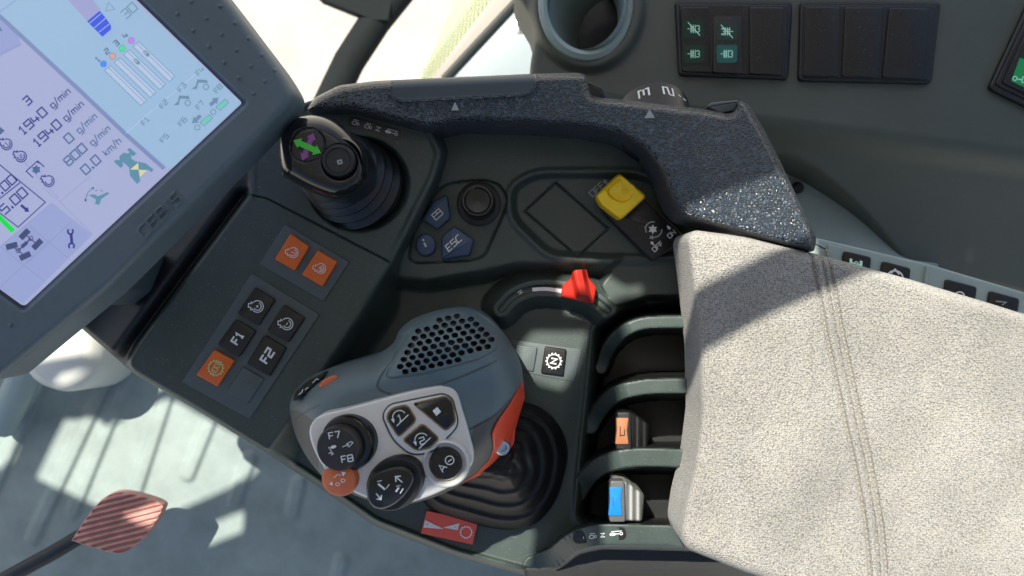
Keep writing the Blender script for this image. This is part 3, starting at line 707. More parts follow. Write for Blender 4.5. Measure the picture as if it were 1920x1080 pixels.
# PTO switch
t = thing('safety_rocker_switch', 1190, 400, -.035, 'black switch block with bright yellow cap and white on off markings', 'switch')
bk = [(1128, 395), (1186, 352), (1287, 446), (1224, 490)]
slab('block', rnd(bk, 5), -.026, .016, M['key'], t, 4)
TG = rnd([(1164, 330), (1190, 350), (1188, 366), (1172, 381), (1148, 374), (1136, 358)], 9)
def yz(X, Y, d):
    u = (X-1162)*.70+(Y-368)*.72; v = (X-1162)*.76-(Y-368)*.65
    base = -.005 - .003*(1-dome(d, 5)) - .0004*np.maximum(v*0-( (X-1125)*-.53+(Y-372)*-.85 )*-1-6, 0)*(X < 1166)
    q = np.sqrt(((u+4)/21)**2+((v)/23)**2); m = ((u) < 12)
    tg = sdf(TG, X, Y); return base - .0030*ss(-1.5, 2.5, tg)*ss(40, 8, tg)
relief('cap', rnd([(1161, 324), (1213, 368), (1164, 413), (1126, 384), (1117, 366)], 8), yz, 1.2, M['yellow'], t, .014)
ik = Ink(-.026)
ik.line(ell(1224, 430, 14, 14, n=20, a0=75, a1=185)[0:20], 2.6, M['greyp']); ik.line([(1209, 424), (1212, 436)], 2.4, M['greyp'])
ik.line(ell(1226, 430, 15, 15, n=20, a0=-120, a1=0), 2.4, M['greyp']); ik.fill([(1217, 447), (1224, 440), (1225, 449)], M['greyp'])
ik.fill([(1224+(9 if k % 2 else 5.2)*math.cos(k*math.pi/6), 430+(9 if k % 2 else 5.2)*math.sin(k*math.pi/6)) for k in range(12)], M['white'])
ik.text('OFF', 1233, 462, 8, 42, M['white'], 1.4); ik.text('ON', 1259, 439, 8, 42, M['white'], 1.4)
def arrow(ik, x, y, L, a, m, wd, head=1.7):
    ca, sa = math.cos(R(a)), math.sin(R(a)); T = lambda u, v: (x+u*ca-v*sa, y-u*sa-v*ca); hl = min(wd*1.6, L*.5)
    ik.line([T(-L/2, 0), T(L/2-hl, 0)], wd, m); ik.fill([T(L/2-hl, -wd*head*.75), T(L/2, 0), T(L/2-hl, wd*head*.75)], m)
def varrow(ik, x, y, L, a, m, wd):
    ca, sa = math.cos(R(a)), math.sin(R(a)); T = lambda u, v: (x+u*ca-v*sa, y-u*sa-v*ca); h = L*.42
    ik.line([T(-L/2, 0), T(L/2, 0)], wd, m); ik.line([T(L/2-h, h), T(L/2, 0), T(L/2-h, -h)], wd, m)
arrow(ik, 1223, 456, 9, 130, M['white'], 3); arrow(ik, 1254, 427, 9, -50, M['white'], 3)
ik.build('marking', t)
ik = Ink(lambda x, y: chc(x, y)+.0004); ik.text('OFF', 1119, 355, 11, 42, M['greyp'], 2.0); arrow(ik, 1135, 341, 11, 130, M['greyp'], 4); ik.build('off_marking', CON)

# red slider
t = thing('hand_throttle_slider', 1087, 540, -.035, 'bright red throttle slider knob on its curved track', 'lever')
def rz(X, Y, d):
    u = X-1088+(Y-540)*-.22
    ridge = ss(16, 7, np.abs(u-2))*.013
    return -.022 + .001*dome(d, 5) + ridge*ss(0, 14, d+ss(560, 520, Y)*14) - .0002*(np.abs(u))
relief('knob', rnd([(1078, 506), (1100, 505), (1104, 522), (1118, 538), (1113, 570), (1052, 556), (1056, 533), (1070, 524)], 4), rz, 1.2, M['redk'], t, .016)
ik = Ink(lambda x, y: -.0385); ik.line(catopen([(998, 543), (1025, 542), (1056, 546)], 6), 7, M['white']); ik.line([(970, 549), (977, 544), (974, 552), (980, 547)], 1.6, W); ik.build('track_marking', t)

# spool levers in the slots
def spool(x, y, zt, mcol, label, wx, wy, ca_):
    t = thing('hydraulic_lever', x, y, zt-.03, label, 'lever', 'hydraulic levers standing in the armrest slots')
    cap = M['blackpl'] if ca_ else M['steel_d']
    side = cap if ca_ else M['rib_grey']
    def hz(X, Y, d):
        u = (X-x)/wx
        return zt - .030*np.clip((u-.05), 0, 1)**1.1 + .0016*np.cos((X-x)*2*np.pi/13)*ss(.1, .3, u) - .004*(1-dome(d, 4))
    relief('stem', rnd([(x-wx*.15, y-wy), (x+wx*.35, y-wy*.96), (x+wx*1.0, y-wy*.35), (x+wx*.92, y+wy*1.0), (x-wx*.2, y+wy*.95)], 5), hz, 1.2, side, t, .03)
    slab('end_cap', rnd([(x-wx*.33, y-wy*1.02), (x+wx*.22, y-wy*1.02), (x+wx*.26, y+wy*1.02), (x-wx*.36, y+wy*1.02)], 5), zt+.0015, .008, cap, t, 3)
    k = slab('insert', rnd([(x-wx*.36, y-wy*.70), (x+wx*.15, y-wy*.70), (x+wx*.08, y), (x+wx*.15, y+wy*.72), (x-wx*.40, y+wy*.72), (x-wx*.34, y)], 3), zt+.003, .004, mcol, t, 2)
    ik = Ink(zt+.003)
    ik.line([(x-wx*.22, y-7), (x-wx*.22, y+9)] if not ca_ else [(x-wx*.2, y-9), (x-wx*.2, y+9), (x-wx*.02, y+8), (x-wx*.02, y-3)], 1.6, M['navy'] if not ca_ else M['blackpl']); ik.build('marking', k)
M['steel_d'] = mat('dark grey satin', (.10, .10, .10), .35); M['rib_grey'] = mat('grey ribbed plastic', (.30, .31, .31), .42, None, .06, 60)
spool(1172, 808, -.012, M['brown'], 'black lever with an orange brown insert, in the upper slot', 46, 35, True)
spool(1160, 940, -.002, M['blue'], 'grey ribbed lever with a bright blue insert, in the lower slot', 48, 38, False)

# decal
t = thing('warning_decal', 843, 988, -.06, 'red rectangular decal with white wedges and a gear by the boot', 'decal')
dq = [(800, 958), (896, 978), (886, 1021), (789, 1000)]
zd = lambda x, y: chc(x, y)+.0006
slab('sheet', dq, lambda x, y: -.0575, .002, M['stick'], t, 0)
ik = Ink(-.0575); ik.fill([(797, 975), (832, 992), (794, 989)], W); ik.fill([(831, 989), (862, 981), (858, 994)], W)
ik.text('+', 801, 983, 6, -15, M['stick'], 1.2); ik.text('-', 853, 988, 6, -15, M['stick'], 1.2)
gear_icon(ik, 874, 998, 10, W, 1.5, 14); ik.build('symbols', t)

# ------------------------------------------------------------------ joystick
t = thing('joystick', 640, 320, .0, 'black joystick with green and purple arrows and a round thumb button', 'joystick')
ax = Vector((-.30, .28, 1)).normalized(); base = Vector(P(672, 350, -.020)); prof = []
n_ = 7; Lb = .066
for k in range(n_):
    r0 = lerp(.0355, .0215, k/n_); r1 = lerp(.0355, .0215, (k+.55)/n_)
    prof += [(r0*.93, Lb*k/n_), (r0*1.02, Lb*(k+.25)/n_), (r0*1.03, Lb*(k+.45)/n_), (r1*.955, Lb*(k+.75)/n_)]
prof += [(.019, Lb), (.0001, Lb)]
lathe('bellows', prof, base, M['bellows'], t, ax, n=64)
JO = cat([(524, 285), (528, 252), (546, 227), (580, 216), (618, 222), (655, 246), (683, 279), (694, 312), (688, 345), (660, 368), (628, 374), (590, 362), (556, 345), (530, 325)], 6)
def jz(X, Y, d):
    z = .058 + .026*dome(d, 30, 2.2) + .00003*(600-X)
    q = np.sqrt((X-637)**2+(Y-304)**2)
    z = z - .006*ss(36, 27, q)
    q2 = sdf(JF, X, Y); return z - .0012*ss(2.2, .6, np.abs(q2)) - .0008*ss(0, 3, q2)
JF = cat([(545, 272), (556, 247), (588, 241), (608, 262), (603, 292), (572, 303), (550, 293)], 5)
relief('head', JO, jz, 1.5, M['gloss'], t, .03)
c = P(637, 303, .078)
b_ = lathe('thumb_button', [(.0112, -.004), (.0112, .004), (.0102, .0058), (.0085, .0062), (.0078, .0050), (.0001, .0050)], c, M['blackpl'], t)
lathe('button_ring', [(.0136, -.003), (.0140, .0012), (.0150, .0026), (.0160, .0012), (.0162, -.003)], c, M['gloss'], t, (.05, -.08, 1), n=64, cap=False)
ik = Ink(.083); ik.icon(637, 303, 5, 20, M['greyp'], fills=[[(-1, -1), (.9, -1), (.9, .7), (-1, .7)]]); ik.icon(637, 303, 5, 20, M['blackpl'], fills=[[(-.4, -.5), (.4, -.5), (.4, .2), (-.4, .2)]]); ik.build('symbol', b_)
jt = lambda x, y: .0842
jzz = cache(lambda x, y: float(jz(np.array([[x]], float), np.array([[y]], float), sdf(JO, np.array([[x]], float), np.array([[y]], float)))[0, 0]))
ik = Ink(jzz, .0007)
def darrow(ik, p, q, wd, m):
    p = np.array(p, float); q = np.array(q, float); u = (q-p)/np.linalg.norm(q-p); n = np.array([-u[1], u[0]]); h = wd*1.25
    pts = [p, p+u*h+n*wd*.95, p+u*h+n*wd*.5, q-u*h+n*wd*.5, q-u*h+n*wd*.95, q, q-u*h-n*wd*.95, q-u*h-n*wd*.5, p+u*h-n*wd*.5, p+u*h-n*wd*.95]
    ik.fill([tuple(a) for a in pts], m)
darrow(ik, (588, 249), (567, 301), 10, M['magenta']); ik.k += .0006; darrow(ik, (550, 263), (602, 287), 11, M['green'])
ik.build('arrow_symbol', t)
slab('side_trigger', rnd([(528, 320), (540, 322), (538, 334), (530, 332)], 3), .05, .01, M['gloss'], t, 2)

# ------------------------------------------------------------------ main drive lever
t = DL = thing('multifunction_drive_lever', 800, 800, 0, 'large grey multifunction drive lever with silver faceplate and red side plate', 'lever')
BO = cat([(850, 765), (930, 750), (1000, 757), (1045, 790), (1064, 840), (1058, 890), (1038, 945), (1000, 984), (945, 993), (870, 978), (800, 948), (770, 880), (790, 800)], 6)
def bz(X, Y, d):
    u = np.clip(d/100, 0, 1); an = np.arctan2(Y-870, X-940); d = d*(1+.05*np.sin(3*an+.6)+.04*np.sin(5*an))+2*np.sin(2*an)
    return -.060 + .012*dome(d, 12) + .074*u**1.1 + .0030*np.cos(d*2*np.pi/24+2.2)*ss(6, 16, d)*ss(120, 70, d)
relief('boot', BO, bz, 2, M['rubber'], t, .01)
GO = cat([(543, 768), (552, 735), (580, 707), (620, 690), (668, 676), (706, 664), (736, 644), (750, 618), (776, 597), (815, 583), (858, 577), (892, 582), (922, 604), (950, 640), (972, 678), (981, 712), (979, 750), (966, 795), (952, 832), (925, 868), (880, 900), (815, 932), (740, 948), (680, 934), (620, 905), (583, 868), (556, 820)], 5)
MESH = rnd([(722, 712), (746, 655), (776, 612), (830, 586), (872, 580), (905, 592), (935, 630), (936, 655), (900, 672), (800, 700)], 16)
hx = []
for r_ in range(16):
    for c_ in range(20):
        a, b = 17.0*c_+(8.5 if r_ % 2 else 0)-136, 11.6*r_-82
        x = 838+a*.96+b*.12; y = 645-a*.22+b*.98
        hx.append((x, y))
hx = np.array(hx); dm = sdf(MESH, hx[:, 0], hx[:, 1]); hx = hx[dm > 8]
GSEAM = [catopen([(881, 805), (905, 792), (930, 775), (955, 748), (985, 715)], 5), catopen([(762, 625), (738, 672), (711, 713), (713, 731), (744, 741), (790, 733), (850, 712), (930, 678)], 5), catopen([(545, 790), (575, 770), (600, 760)], 4)]
def gz(X, Y, d):
    z = .018 + .062*dome(d, 62, 2.1) + .016*np.exp(-((X-840)/90)**2-((Y-655)/60)**2) - .012*ss(650, 560, X)
    mz = sdf(MESH, X, Y); z = z - .0010*ss(2.6, .8, np.abs(mz)) + .0006*ss(0, 4, mz)
    for hx_, hy_ in hx:
        q = ((X-hx_)/6.0)**2+((Y-hy_)/4.7)**2
        z = z - .0045*ss(1.15, .75, q)
    for ln in GSEAM:
        q, _s, _d = pdist(ln, X, Y); z = z - .0013*ss(2.6, .9, q)
    return z
def gm(X, Y):
    m = np.zeros(X.shape, int)
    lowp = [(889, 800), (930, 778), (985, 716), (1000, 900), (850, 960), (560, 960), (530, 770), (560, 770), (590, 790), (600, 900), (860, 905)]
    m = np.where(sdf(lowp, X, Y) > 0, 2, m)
    for hx_, hy_ in hx: m = np.where(((X-hx_)/6.0)**2+((Y-hy_)/4.7)**2 < .95, 1, m)
    return m
relief('grip', GO, gz, 1.25, [M['grip'], M['blackpl'], M['gripd']], t, .05, gm)
zp = lambda x, y: .0895 - .00004*(x-740) + .00001*(y-840)
FO = cat([(582, 822), (584, 795), (604, 777), (655, 764), (735, 742), (800, 726), (836, 722), (856, 734), (868, 770), (880, 812), (888, 850), (882, 876), (850, 908), (800, 932), (745, 946), (690, 934), (640, 908), (602, 868)], 5)
FP = slab('faceplate', FO, zp, .022, M['silver'], t, 5, 4)
def seg(name, pts, dz, m, lab=None, bev=2.5, th=.005, par=None):
    o = slab(name, pts, lambda x, y: zp(x, y)+dz, th, m, par or t, bev)
    if lab: o['label'] = lab
    return o
CL = rnd([(714, 779), (728, 757), (832, 736), (850, 746), (863, 798), (812, 850), (770, 856), (735, 826)], 18)
seg('key_surround', CL, .0012, M['bezeld'], None, 1)
seg('key_surround', rnd(offset(CL, 3), 4), .0022, M['silver'], None, 1)
K1 = rnd([(722, 782), (733, 764), (764, 757), (783, 788), (747, 822)], 10)
K2 = rnd([(792, 792), (826, 822), (806, 842), (780, 846), (753, 825)], 9)
K3 = rnd([(772, 756), (836, 741), (850, 752), (856, 792), (836, 810)], 9)
for K, txt in ((K1, '1'), (K2, '2'), (K3, None)):
    seg('key_edge', K, .0030, M['gold'], None, 1.5)
    kk = seg('key', rnd(offset(K, 3.2), 3), .0045, M['gloss'], 'black key with a white square' if not txt else 'black key marked '+txt, 2)
    ik = Ink(lambda x, y: zp(x, y)+.0045)
    if txt:
        cx = sum(p[0] for p in K)/len(K); cy = sum(p[1] for p in K)/len(K)
        ik.text(txt, cx, cy+1, 12, 18, W, 1.8); ik.line([(cx-6, cy+16), (cx+16, cy-5)], 1.8, W)
        ik.line(ell(cx-1, cy-1, 12.5, 12, 20, 18, a0=15, a1=195), 1.7, W); ik.fill([(cx-17, cy+3), (cx-10, cy+3), (cx-11, cy+11)], W)
    else: ik.fill([(811, 770), (820, 763), (827, 772), (818, 780)], W)
    ik.build('symbol', kk)
# round speed button in a dish
c = P(836, 868, zp(836, 868)); r1 = .0135
lathe('dish_ring', [(.0112, .001), (.0118, .0012), (.0140, .0035), (.0150, .0030), (.0160, .0)], c, M['silver'], t)
kk = lathe('key', [(.0110, -.001), (.0108, .003), (.0098, .0042), (.0001, .0044)], c, M['gloss'], t); kk['label'] = 'round black key with a white dial symbol'
ik = Ink(lambda x, y: zp(836, 868)+.0046); ik.text('A', 829, 877, 14, 52, W, 2.0); ik.line(ell(843, 863, 8, 8, n=20), 1.8, W, True); ik.line([(840, 866), (847, 861)], 2, W); ik.build('symbol', kk)
# F7/F8 dial
ax2 = Vector((-.20, -.06, 1)); c = P(655, 828, zp(655, 828)-.002)
kd = lathe('dial', [(.0182, -.004), (.0182, .004), (.0172, .0062), (.0160, .0068), (.0145, .0068)], c, M['gloss'], t, ax2)
dk = lathe('dial_face', [(.0152, .0), (.0142, .0115), (.0134, .0128), (.0001, .0134)], P(647, 833, zp(650, 830)-.002), mat('brown black face', (.022, .019, .017), .45), t, ax2)
zdf = planez(Vector(P(647, 833, zp(650, 830)-.002))+Vector(ax2).normalized()*.0137, ax2)
ik = Ink(zdf); ik.text('F7', 627, 816, 12, 10, W, 1.9); ik.text('F8', 651, 860, 12, 10, W, 1.9)
ik.fill(ell(625, 838, 6, 3, 15, 12), W); ik.line([(616, 838), (624, 850)], 1.3, W); ik.line([(616, 851), (620, 848), (622, 853), (626, 850)], 1.2, W)
ik.line([(642, 838), (654, 833)], 1.4, W); ik.line([(654, 838), (662, 830), (658, 828), (650, 832)], 1.2, W, True); ik.build('symbols', dk)
# orange push button
kk = lathe('orange_button', [(.0120, -.006), (.0120, .001), (.0113, .0030), (.0095, .0040), (.0001, .0044)], P(638, 897, zp(638, 897)-.001), M['orange2'], t, (-.18, -.12, 1), sx=1.0, sy=.95)
ik = Ink(planez(Vector(P(638, 897, zp(638, 897)-.001))+Vector((-.18, -.12, 1)).normalized()*.0046, (-.18, -.12, 1))); Wt = M['white']
ik.line(ell(633, 908, 3.6, 3, n=12), 1.3, Wt, True); ik.line(ell(643, 901, 3.6, 3, n=12), 1.3, Wt, True)
ik.line([(626, 896), (632, 890), (640, 891)], 1.2, Wt); ik.fill([(617, 908), (623, 902), (624, 910)], Wt); ik.fill([(640, 884), (649, 886), (643, 893)], Wt); ik.build('symbol', kk)
seg('stop_notch', rnd([(606, 868), (612, 862), (632, 864), (634, 872), (608, 880)], 4), .006, M['silver'], None, 2)
# rocker knob
c = P(742, 903, zp(742, 903)-.002)
lathe('rocker_collar', [(.0205, -.004), (.0205, .004), (.0190, .0065), (.0001, .0066)], c, M['blackpl'], t, (-.08, -.10, 1), sx=1.0, sy=.80, rot=R(38))
rk = cat([(688, 905), (700, 888), (745, 874), (768, 880), (776, 897), (762, 925), (735, 948), (708, 954), (690, 938)], 6)
rkz = lambda x, y: .1035
rr = slab('rocker_knob', rk, rkz, .014, M['gloss'], t, 7, 5)
ik = Ink(rkz)
varrow(ik, 710, 931, 14, -50, W, 2.4); varrow(ik, 748, 899, 17, 140, W, 2.2)
ik.line([(709, 907), (722, 918)], 3.6, W); ik.line([(724, 916), (730, 908)], 1.5, W); ik.line([(707, 903), (716, 901)], 1.3, W)
ik.line([(742, 922), (748, 914)], 3.4, W); ik.line([(743, 912), (751, 910)], 1.3, W); ik.line([(750, 925), (756, 916)], 1.5, W); ik.build('symbols', rr)
# tip keys
kk = slab('side_button', ell(616, 716, 19, 8, 28, 28), .066, .010, M['orange2'], t, 3)
sk = slab('tip_rocker', rnd([(548, 752), (552, 736), (578, 712), (607, 698), (608, 706), (582, 728), (556, 752)], 5), .056, .015, M['gloss'], t, 2)
ik = Ink(.056); ik.line([(560, 740), (566, 735), (568, 730)], 1.6, W); ik.line([(572, 731), (578, 726)], 1.6, W); ik.line([(586, 718), (594, 710), (598, 712)], 1.4, W); ik.build('symbols', sk)
# red side plate
RP = rnd([(981, 711), (984, 745), (966, 806), (964, 832), (948, 856), (905, 889), (860, 909), (890, 890), (918, 862), (926, 840), (922, 812), (934, 788), (956, 758)], 6)
relief('side_plate', RP, lambda X, Y, d: gz(X, Y, sdf(GO, X, Y))+.0028-.0012*(1-dome(d, 4)), 1.5, M['red'], t, .012)
lathe('screw', [(.0058, -.004), (.0055, .002), (.0045, .0032), (.0026, .0032), (.0024, .0016), (.0001, .0016)], P(941, 838, float(gz(np.array([[941.]]), np.array([[838.]]), sdf(GO, np.array([[941.]]), np.array([[838.]])))[0, 0])+.004), M['steel'], t, (.45, -.2, 1))

# ------------------------------------------------------------------ leather hand rail
LO = rnd([(573, 208), (590, 183), (636, 160), (700, 152), (738, 150), (1002, 138), (1085, 136), (1100, 141), (1108, 178), (1130, 183), (1325, 205), (1366, 213), (1378, 208), (1386, 187), (1404, 196), (1430, 238), (1462, 300), (1532, 448), (1526, 474), (1440, 452), (1282, 408), (1262, 384), (1240, 326), (1208, 282), (1160, 252), (1095, 240), (990, 233), (862, 231), (826, 240), (800, 243), (660, 206)], 9)
INS = rnd([(734, 150), (1004, 137), (1001, 166), (985, 176), (752, 188), (733, 178)], 9)
t = thing('leather_hand_rail', 1150, 230, .02, 'dark grained leather covered hand rail curving around the console', 'hand rail')
def lz(X, Y, d):
    z = .026 + .010*ss(900, 1350, X) - .014*(1-dome(d, 16)) + .016*ss(1150, 1350, X)*np.clip((Y-210)/240, 0, 1)
    q = sdf(INS, X, Y); return z - .0022*ss(-2, 2, q) + .0012*ss(4, 0, np.abs(q+3))
relief('cover', LO, lz, 1.6, [M['leather'], M['bezeld']], t, .045, lambda X, Y: sdf(INS, X, Y) > 1)
lzc = cache(lambda x, y: float(lz(np.array([[x]], float), np.array([[y]], float), np.array([[30.]]))[0, 0]))
ik = Ink(lzc, .0006); ik.fill([(846, 207), (861, 207), (853, 191)], M['greyp']); ik.build('arrow_mark', t); ik = Ink(lzc, .0006); ik.fill([(1208, 222), (1228, 221), (1218, 205)], M['greyp']); ik.build('arrow_mark', t)
slab('clip', rnd([(1100, 152), (1130, 165), (1136, 184), (1106, 180)], 4), .018, .02, M['blackpl'], t, 2)
slab('clip', rnd([(1325, 200), (1334, 192), (1384, 188), (1378, 208), (1350, 212)], 4), .022, .02, M['plastic2'], t, 3)
# number wheel
t = thing('numbered_thumb_wheel', 1235, 180, .0, 'dark round wheel with white numbers 3 2 1 behind the leather rail', 'wheel')
ax3 = Vector((0, .75, -.66)).normalized(); wn = Vector((0, .66, .75)).normalized(); RW = .0275
T3 = Vector(P(1233, 152, .004))-wn*RW
lathe('drum', [(RW-.004, -.032), (RW, -.030), (RW, -.0015), (RW-.0015, 0), (.0001, 0)], T3, mat('wheel black', (.006, .010, .018), .35, None, .2, 60, spec=.3), t, ax3, n=72)
def drum_digit(ch_, phi):
    mb = MB()
    for pl in GL[ch_][0]:
        pts = [(-(v-3)*.00125, (u-2)*.0021) for u, v in pl]
        for (a0, b0), (a1, b1) in zip(pts, pts[1:]):
            dx, dy = a1-a0, b1-b0; l = math.hypot(dx, dy); nx, ny = -dy/l*.0007, dx/l*.0007; e = .0006
            for a_, b_ in (((a0, b0), (a1, b1)),):
                V = []
                for a, b in ((a0+nx-dx/l*e, b0+ny-dy/l*e), (a1+nx+dx/l*e, b1+ny+dy/l*e), (a1-nx+dx/l*e, b1-ny+dy/l*e), (a0-nx-dx/l*e, b0-ny-dy/l*e)):
                    th = R(phi)+a/RW; V.append(T3-ax3*.0115+ax3*b+(Vector((1, 0, 0))*math.sin(th)+wn*math.cos(th))*(RW+.0003))
                mb.add(V, [(0, 1, 2, 3)])
    return mb
GL['l'] = ([[(0, 3), (4, 3)]], 4)
for chh, phi in (('4', -62), ('3', -24), ('2', 14), ('I', 40)): drum_digit(chh, phi).build('digit', W, t)

# ------------------------------------------------------------------ armrest pad
t = thing('armrest_pad', 1600, 760, .02, 'pale grey woven fabric armrest pad with a double stitched seam', 'armrest')
PO = rnd([(1286, 446), (1300, 431), (1400, 444), (1530, 476), (1700, 522), (1860, 570), (2080, 640), (2080, 1200), (1600, 1130), (1500, 1106), (1395, 1072), (1284, 1028), (1275, 1000), (1283, 945), (1300, 880), (1313, 780), (1310, 650), (1298, 540)], 12)
SEAM = catopen([(1536, 470), (1548, 520), (1566, 620), (1598, 770), (1622, 880), (1642, 1000), (1652, 1130)], 6)
def pz(X, Y, d):
    z = .036 + .014*dome(d, 22, 2.3) + .004*np.exp(-((X-1440)/150)**2-((Y-740)/300)**2)
    q, s, sd = pdist(SEAM, X, Y); q1 = np.abs(q*sd)
    z = z - .0030*ss(5, 0, np.abs(q*sd)) - .0034*ss(6, 0, np.abs(q*sd-17)) - .0034*ss(6, 0, np.abs(q*sd+13)) + .0012*ss(14, 0, np.abs(q*sd-7))
    return z + .0005*np.sin(X/37+Y/51)*ss(10, 60, d)
relief('cushion', PO, pz, 2.2, M['fabric'], t, .05)
pzc = cache(lambda x, y: float(pz(np.array([[x]], float), np.array([[y]], float), sdf(PO, np.array([[x]], float), np.array([[y]], float)))[0, 0]))
mb = MB(); sm = np.array(SEAM)
for off in (-13, 17):
    pl = []
    for i in range(len(sm)):
        tt = sm[min(i+1, len(sm)-1)]-sm[max(i-1, 0)]; n = np.array([-tt[1], tt[0]])/np.linalg.norm(tt); pl.append(sm[i]+n*off)
    for a, b in zip(pl, pl[1:]):
        L = np.linalg.norm(b-a); k = max(1, round(L/9.0))
        for j in range(k):
            p = a+(b-a)*(j+.12)/k; q = a+(b-a)*(j+.82)/k; m_ = (p+q)/2
            if m_[1] > 1090: continue
            tube_mb([P(*p, pzc(*p)-.0003), P(*m_, pzc(*m_)+.0006), P(*q, pzc(*q)-.0003)], .00075, 5, mb)
mb.build('stitching', M['thread'], t)
# button rail beside the pad
t = thing('side_button_rail', 1700, 510, -.01, 'pale grey rail with dark buttons running along the pad edge', 'button panel')
slab('base', rnd([(1500, 440), (1556, 452), (1740, 495), (2000, 572), (2000, 700), (1500, 560)], 5), -.010, .05, M['lgrey'], t, 5)
zb = -.0075
slab('blank_cover', rnd([(1552, 458), (1580, 464), (1574, 520), (1546, 500)], 3), zb, .004, M['lgrey'], t, 2)
for i, q in enumerate([[(1583, 470), (1634, 482), (1628, 530), (1576, 520)], [(1655, 489), (1708, 503), (1702, 545), (1648, 530)], [(1774, 523), (1832, 538), (1826, 580), (1768, 565)], [(1856, 545), (1912, 560), (1906, 600), (1850, 586)]]):
    k = slab('button', rnd(q, 6), zb+.001, .005, M['key'], t, 3); ik = Ink(zb+.001)
    x, y = sum(p[0] for p in q)/4, sum(p[1] for p in q)/4
    if i == 0:
        ik.fill([(x-12, y-16), (x-7, y-15), (x-8, y+2), (x-13, y+1)], M['mint']); ik.fill([(x+7, y-12), (x+12, y-11), (x+11, y+6), (x+6, y+5)], M['mint']); ik.line([(x-8, y-8), (x+7, y-4)], 2, M['mint']); ik.line(ell(x, y-6, 4, 4, n=12), 1.6, M['mint'], True)
    elif i == 1: ik.line(ell(x, y+4, 15, 13, -14, 18, a0=0, a1=180), 3, W); ik.line([(x-8, y-4), (x, y-12), (x+8, y-2)], 3, W)
    elif i == 2: ik.line(ell(x, y+2, 8, 6, -14, 12, a0=0, a1=180), 2.4, W); ik.line([(x-16, y+4), (x+16, y+9)], 2.4, W)
    else: ik.line([(x-14, y-8), (x+6, y-6), (x-2, y-1)], 2.4, M['greyp']); ik.line([(x-12, y+6), (x+14, y+10)], 2.4, W)
    ik.build('symbol', k)
slab('divider', [(1738, 500), (1743, 501), (1736, 545), (1731, 543)], zb+.001, .004, M['lgrey'], t, 1)

# ------------------------------------------------------------------ monitor
ZM = .105
t = thing('terminal_monitor', 200, 300, ZM-.02, 'large tilted touchscreen terminal showing engine speeds in a blue grey frame', 'monitor')
BZ = rnd([(360, -90), (430, 0), (530, 132), (560, 184), (466, 284), (204, 545), (-10, 722), (-420, 420), (-60, -420)], 30, 8)
SC = [(453, 192), (44, 574), (-360, 282), (20, -230)]
SCi = rnd(SC, 6)
frame = rnd(offset(SC, -11), 12)
# bezel ring relief with hole replaced by a recessed pan
bumps = []
for r_ in range(10):
    for c_ in range(4):
        x = 331+29.3*r_+c_*27.2; y = 26+29.5*r_+c_*-13.5*1
        bumps.append((x, y))
bl = [(358, 3), (412, 11), (332, 26), (387, 34), (439, 42), (362, 57), (415, 64), (465, 71), (391, 87), (443, 94), (490, 102), (420, 117), (470, 124), (515, 131), (447, 146), (496, 152), (475, 175), (19, 610)]
EMB = glyph_lines('CEBIS', 299, 404, 21, 45, .80, .62, .10)
def mz(X, Y, d):
    z = ZM - .012*(1-dome(d, 20)); q = sdf(frame, X, Y)
    z = z - .007*ss(-2, 9, q)
    for gl in EMB:
        q, _s, _d = pdist(gl, X, Y); z = z + .0013*ss(2.2, .9, q)
    for bx, by in bl: z = z + .0014*ss(4.2, 2.0, np.hypot(X-bx, Y-by))
    return z
relief('bezel', BZ, mz, 1.25, [M['bezel'], M['bezeld']], t, .028, lambda X, Y: sdf(frame, X, Y) > 3)
mb = MB(); ZL = ZM; ikc = Ink(ZM, .0)
zs = ZM-.0055
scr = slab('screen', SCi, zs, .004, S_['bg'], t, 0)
ik = Ink(zs, .0002)
q = S_
ik.fill([(2, 30), (300, 312), (325, 313), (452, 192), (252, 2), (20, -220), (-120, -80)], q['bg2'])  # bluish zone: viewing-angle shift of the display put into the fill colour
ik.fill([(-5, 467), (98, 380), (173, 440), (44, 570), (-50, 508)], q['cell'])
ik.fill([(-30, 62), (0, 34), (34, 66), (40, 85), (0, 105), (-30, 120)], q['cell'])
ik.line([(-30, 6), (8, 38), (150, 170), (236, 252), (308, 316)], 8, q['div'])
ik.line([(236, 250), (300, 195), (380, 128)], 1.5, q['bar'])
for l in ([(0, 22), (30, 0)], [(96, 382), (-4, 466)], [(135, 415), (-3, 541)], [(93, 455), (130, 486)], [(46, 499), (84, 527)], [(4, 464), (46, 499)], [(55, 423), (93, 455)], [(-5, 104), (40, 82)]): ik.line(l, 1.2, q['thin'])
for l in ([(80, 352), (112, 378), (172, 438)], [(112, 378), (170, 330)], [(4, 260), (110, 372)], [(126, 292), (166, 262)]): ik.line(l, 2.0, q['fade'])
A = 42
ik.text('3', 51, 189, 15, A, q['ink'], 2.6)
for (s_, x, y) in (('1940', 61, 227), ('1940', 88, 250), ('0', 129, 259), ('800', 141, 290), ('0.0', 170, 309)): ik.text(s_, x, y, 16, A, q['ink'] if x < 100 else q['ink2'], 2.6)
for (s_, x, y) in (('g/min', 112, 184), ('g/min', 137, 208), ('g/min', 162, 231), ('g/min', 187, 254), ('km/h', 210, 275)): ik.text(s_, x, y, 12.5, A, q['ink2'] if x > 150 else q['ink'], 1.9, sq=.70, gap=.36)
for (x, y, s_) in ((11, 270, '1'), (38, 293, '2'), (90, 339, None)):
    engine_icon(ik, x, y, 13, -25, q['ink'], 2.2)
    if s_: ik.text(s_, x+1.5, y, 6, A, q['ink'], 1.3)
ik.line([(72, 307), (70, 302), (49, 321), (62, 333)], 2, q['ink']); ik.line([(71, 302), (83, 313)], 2, q['ink'])
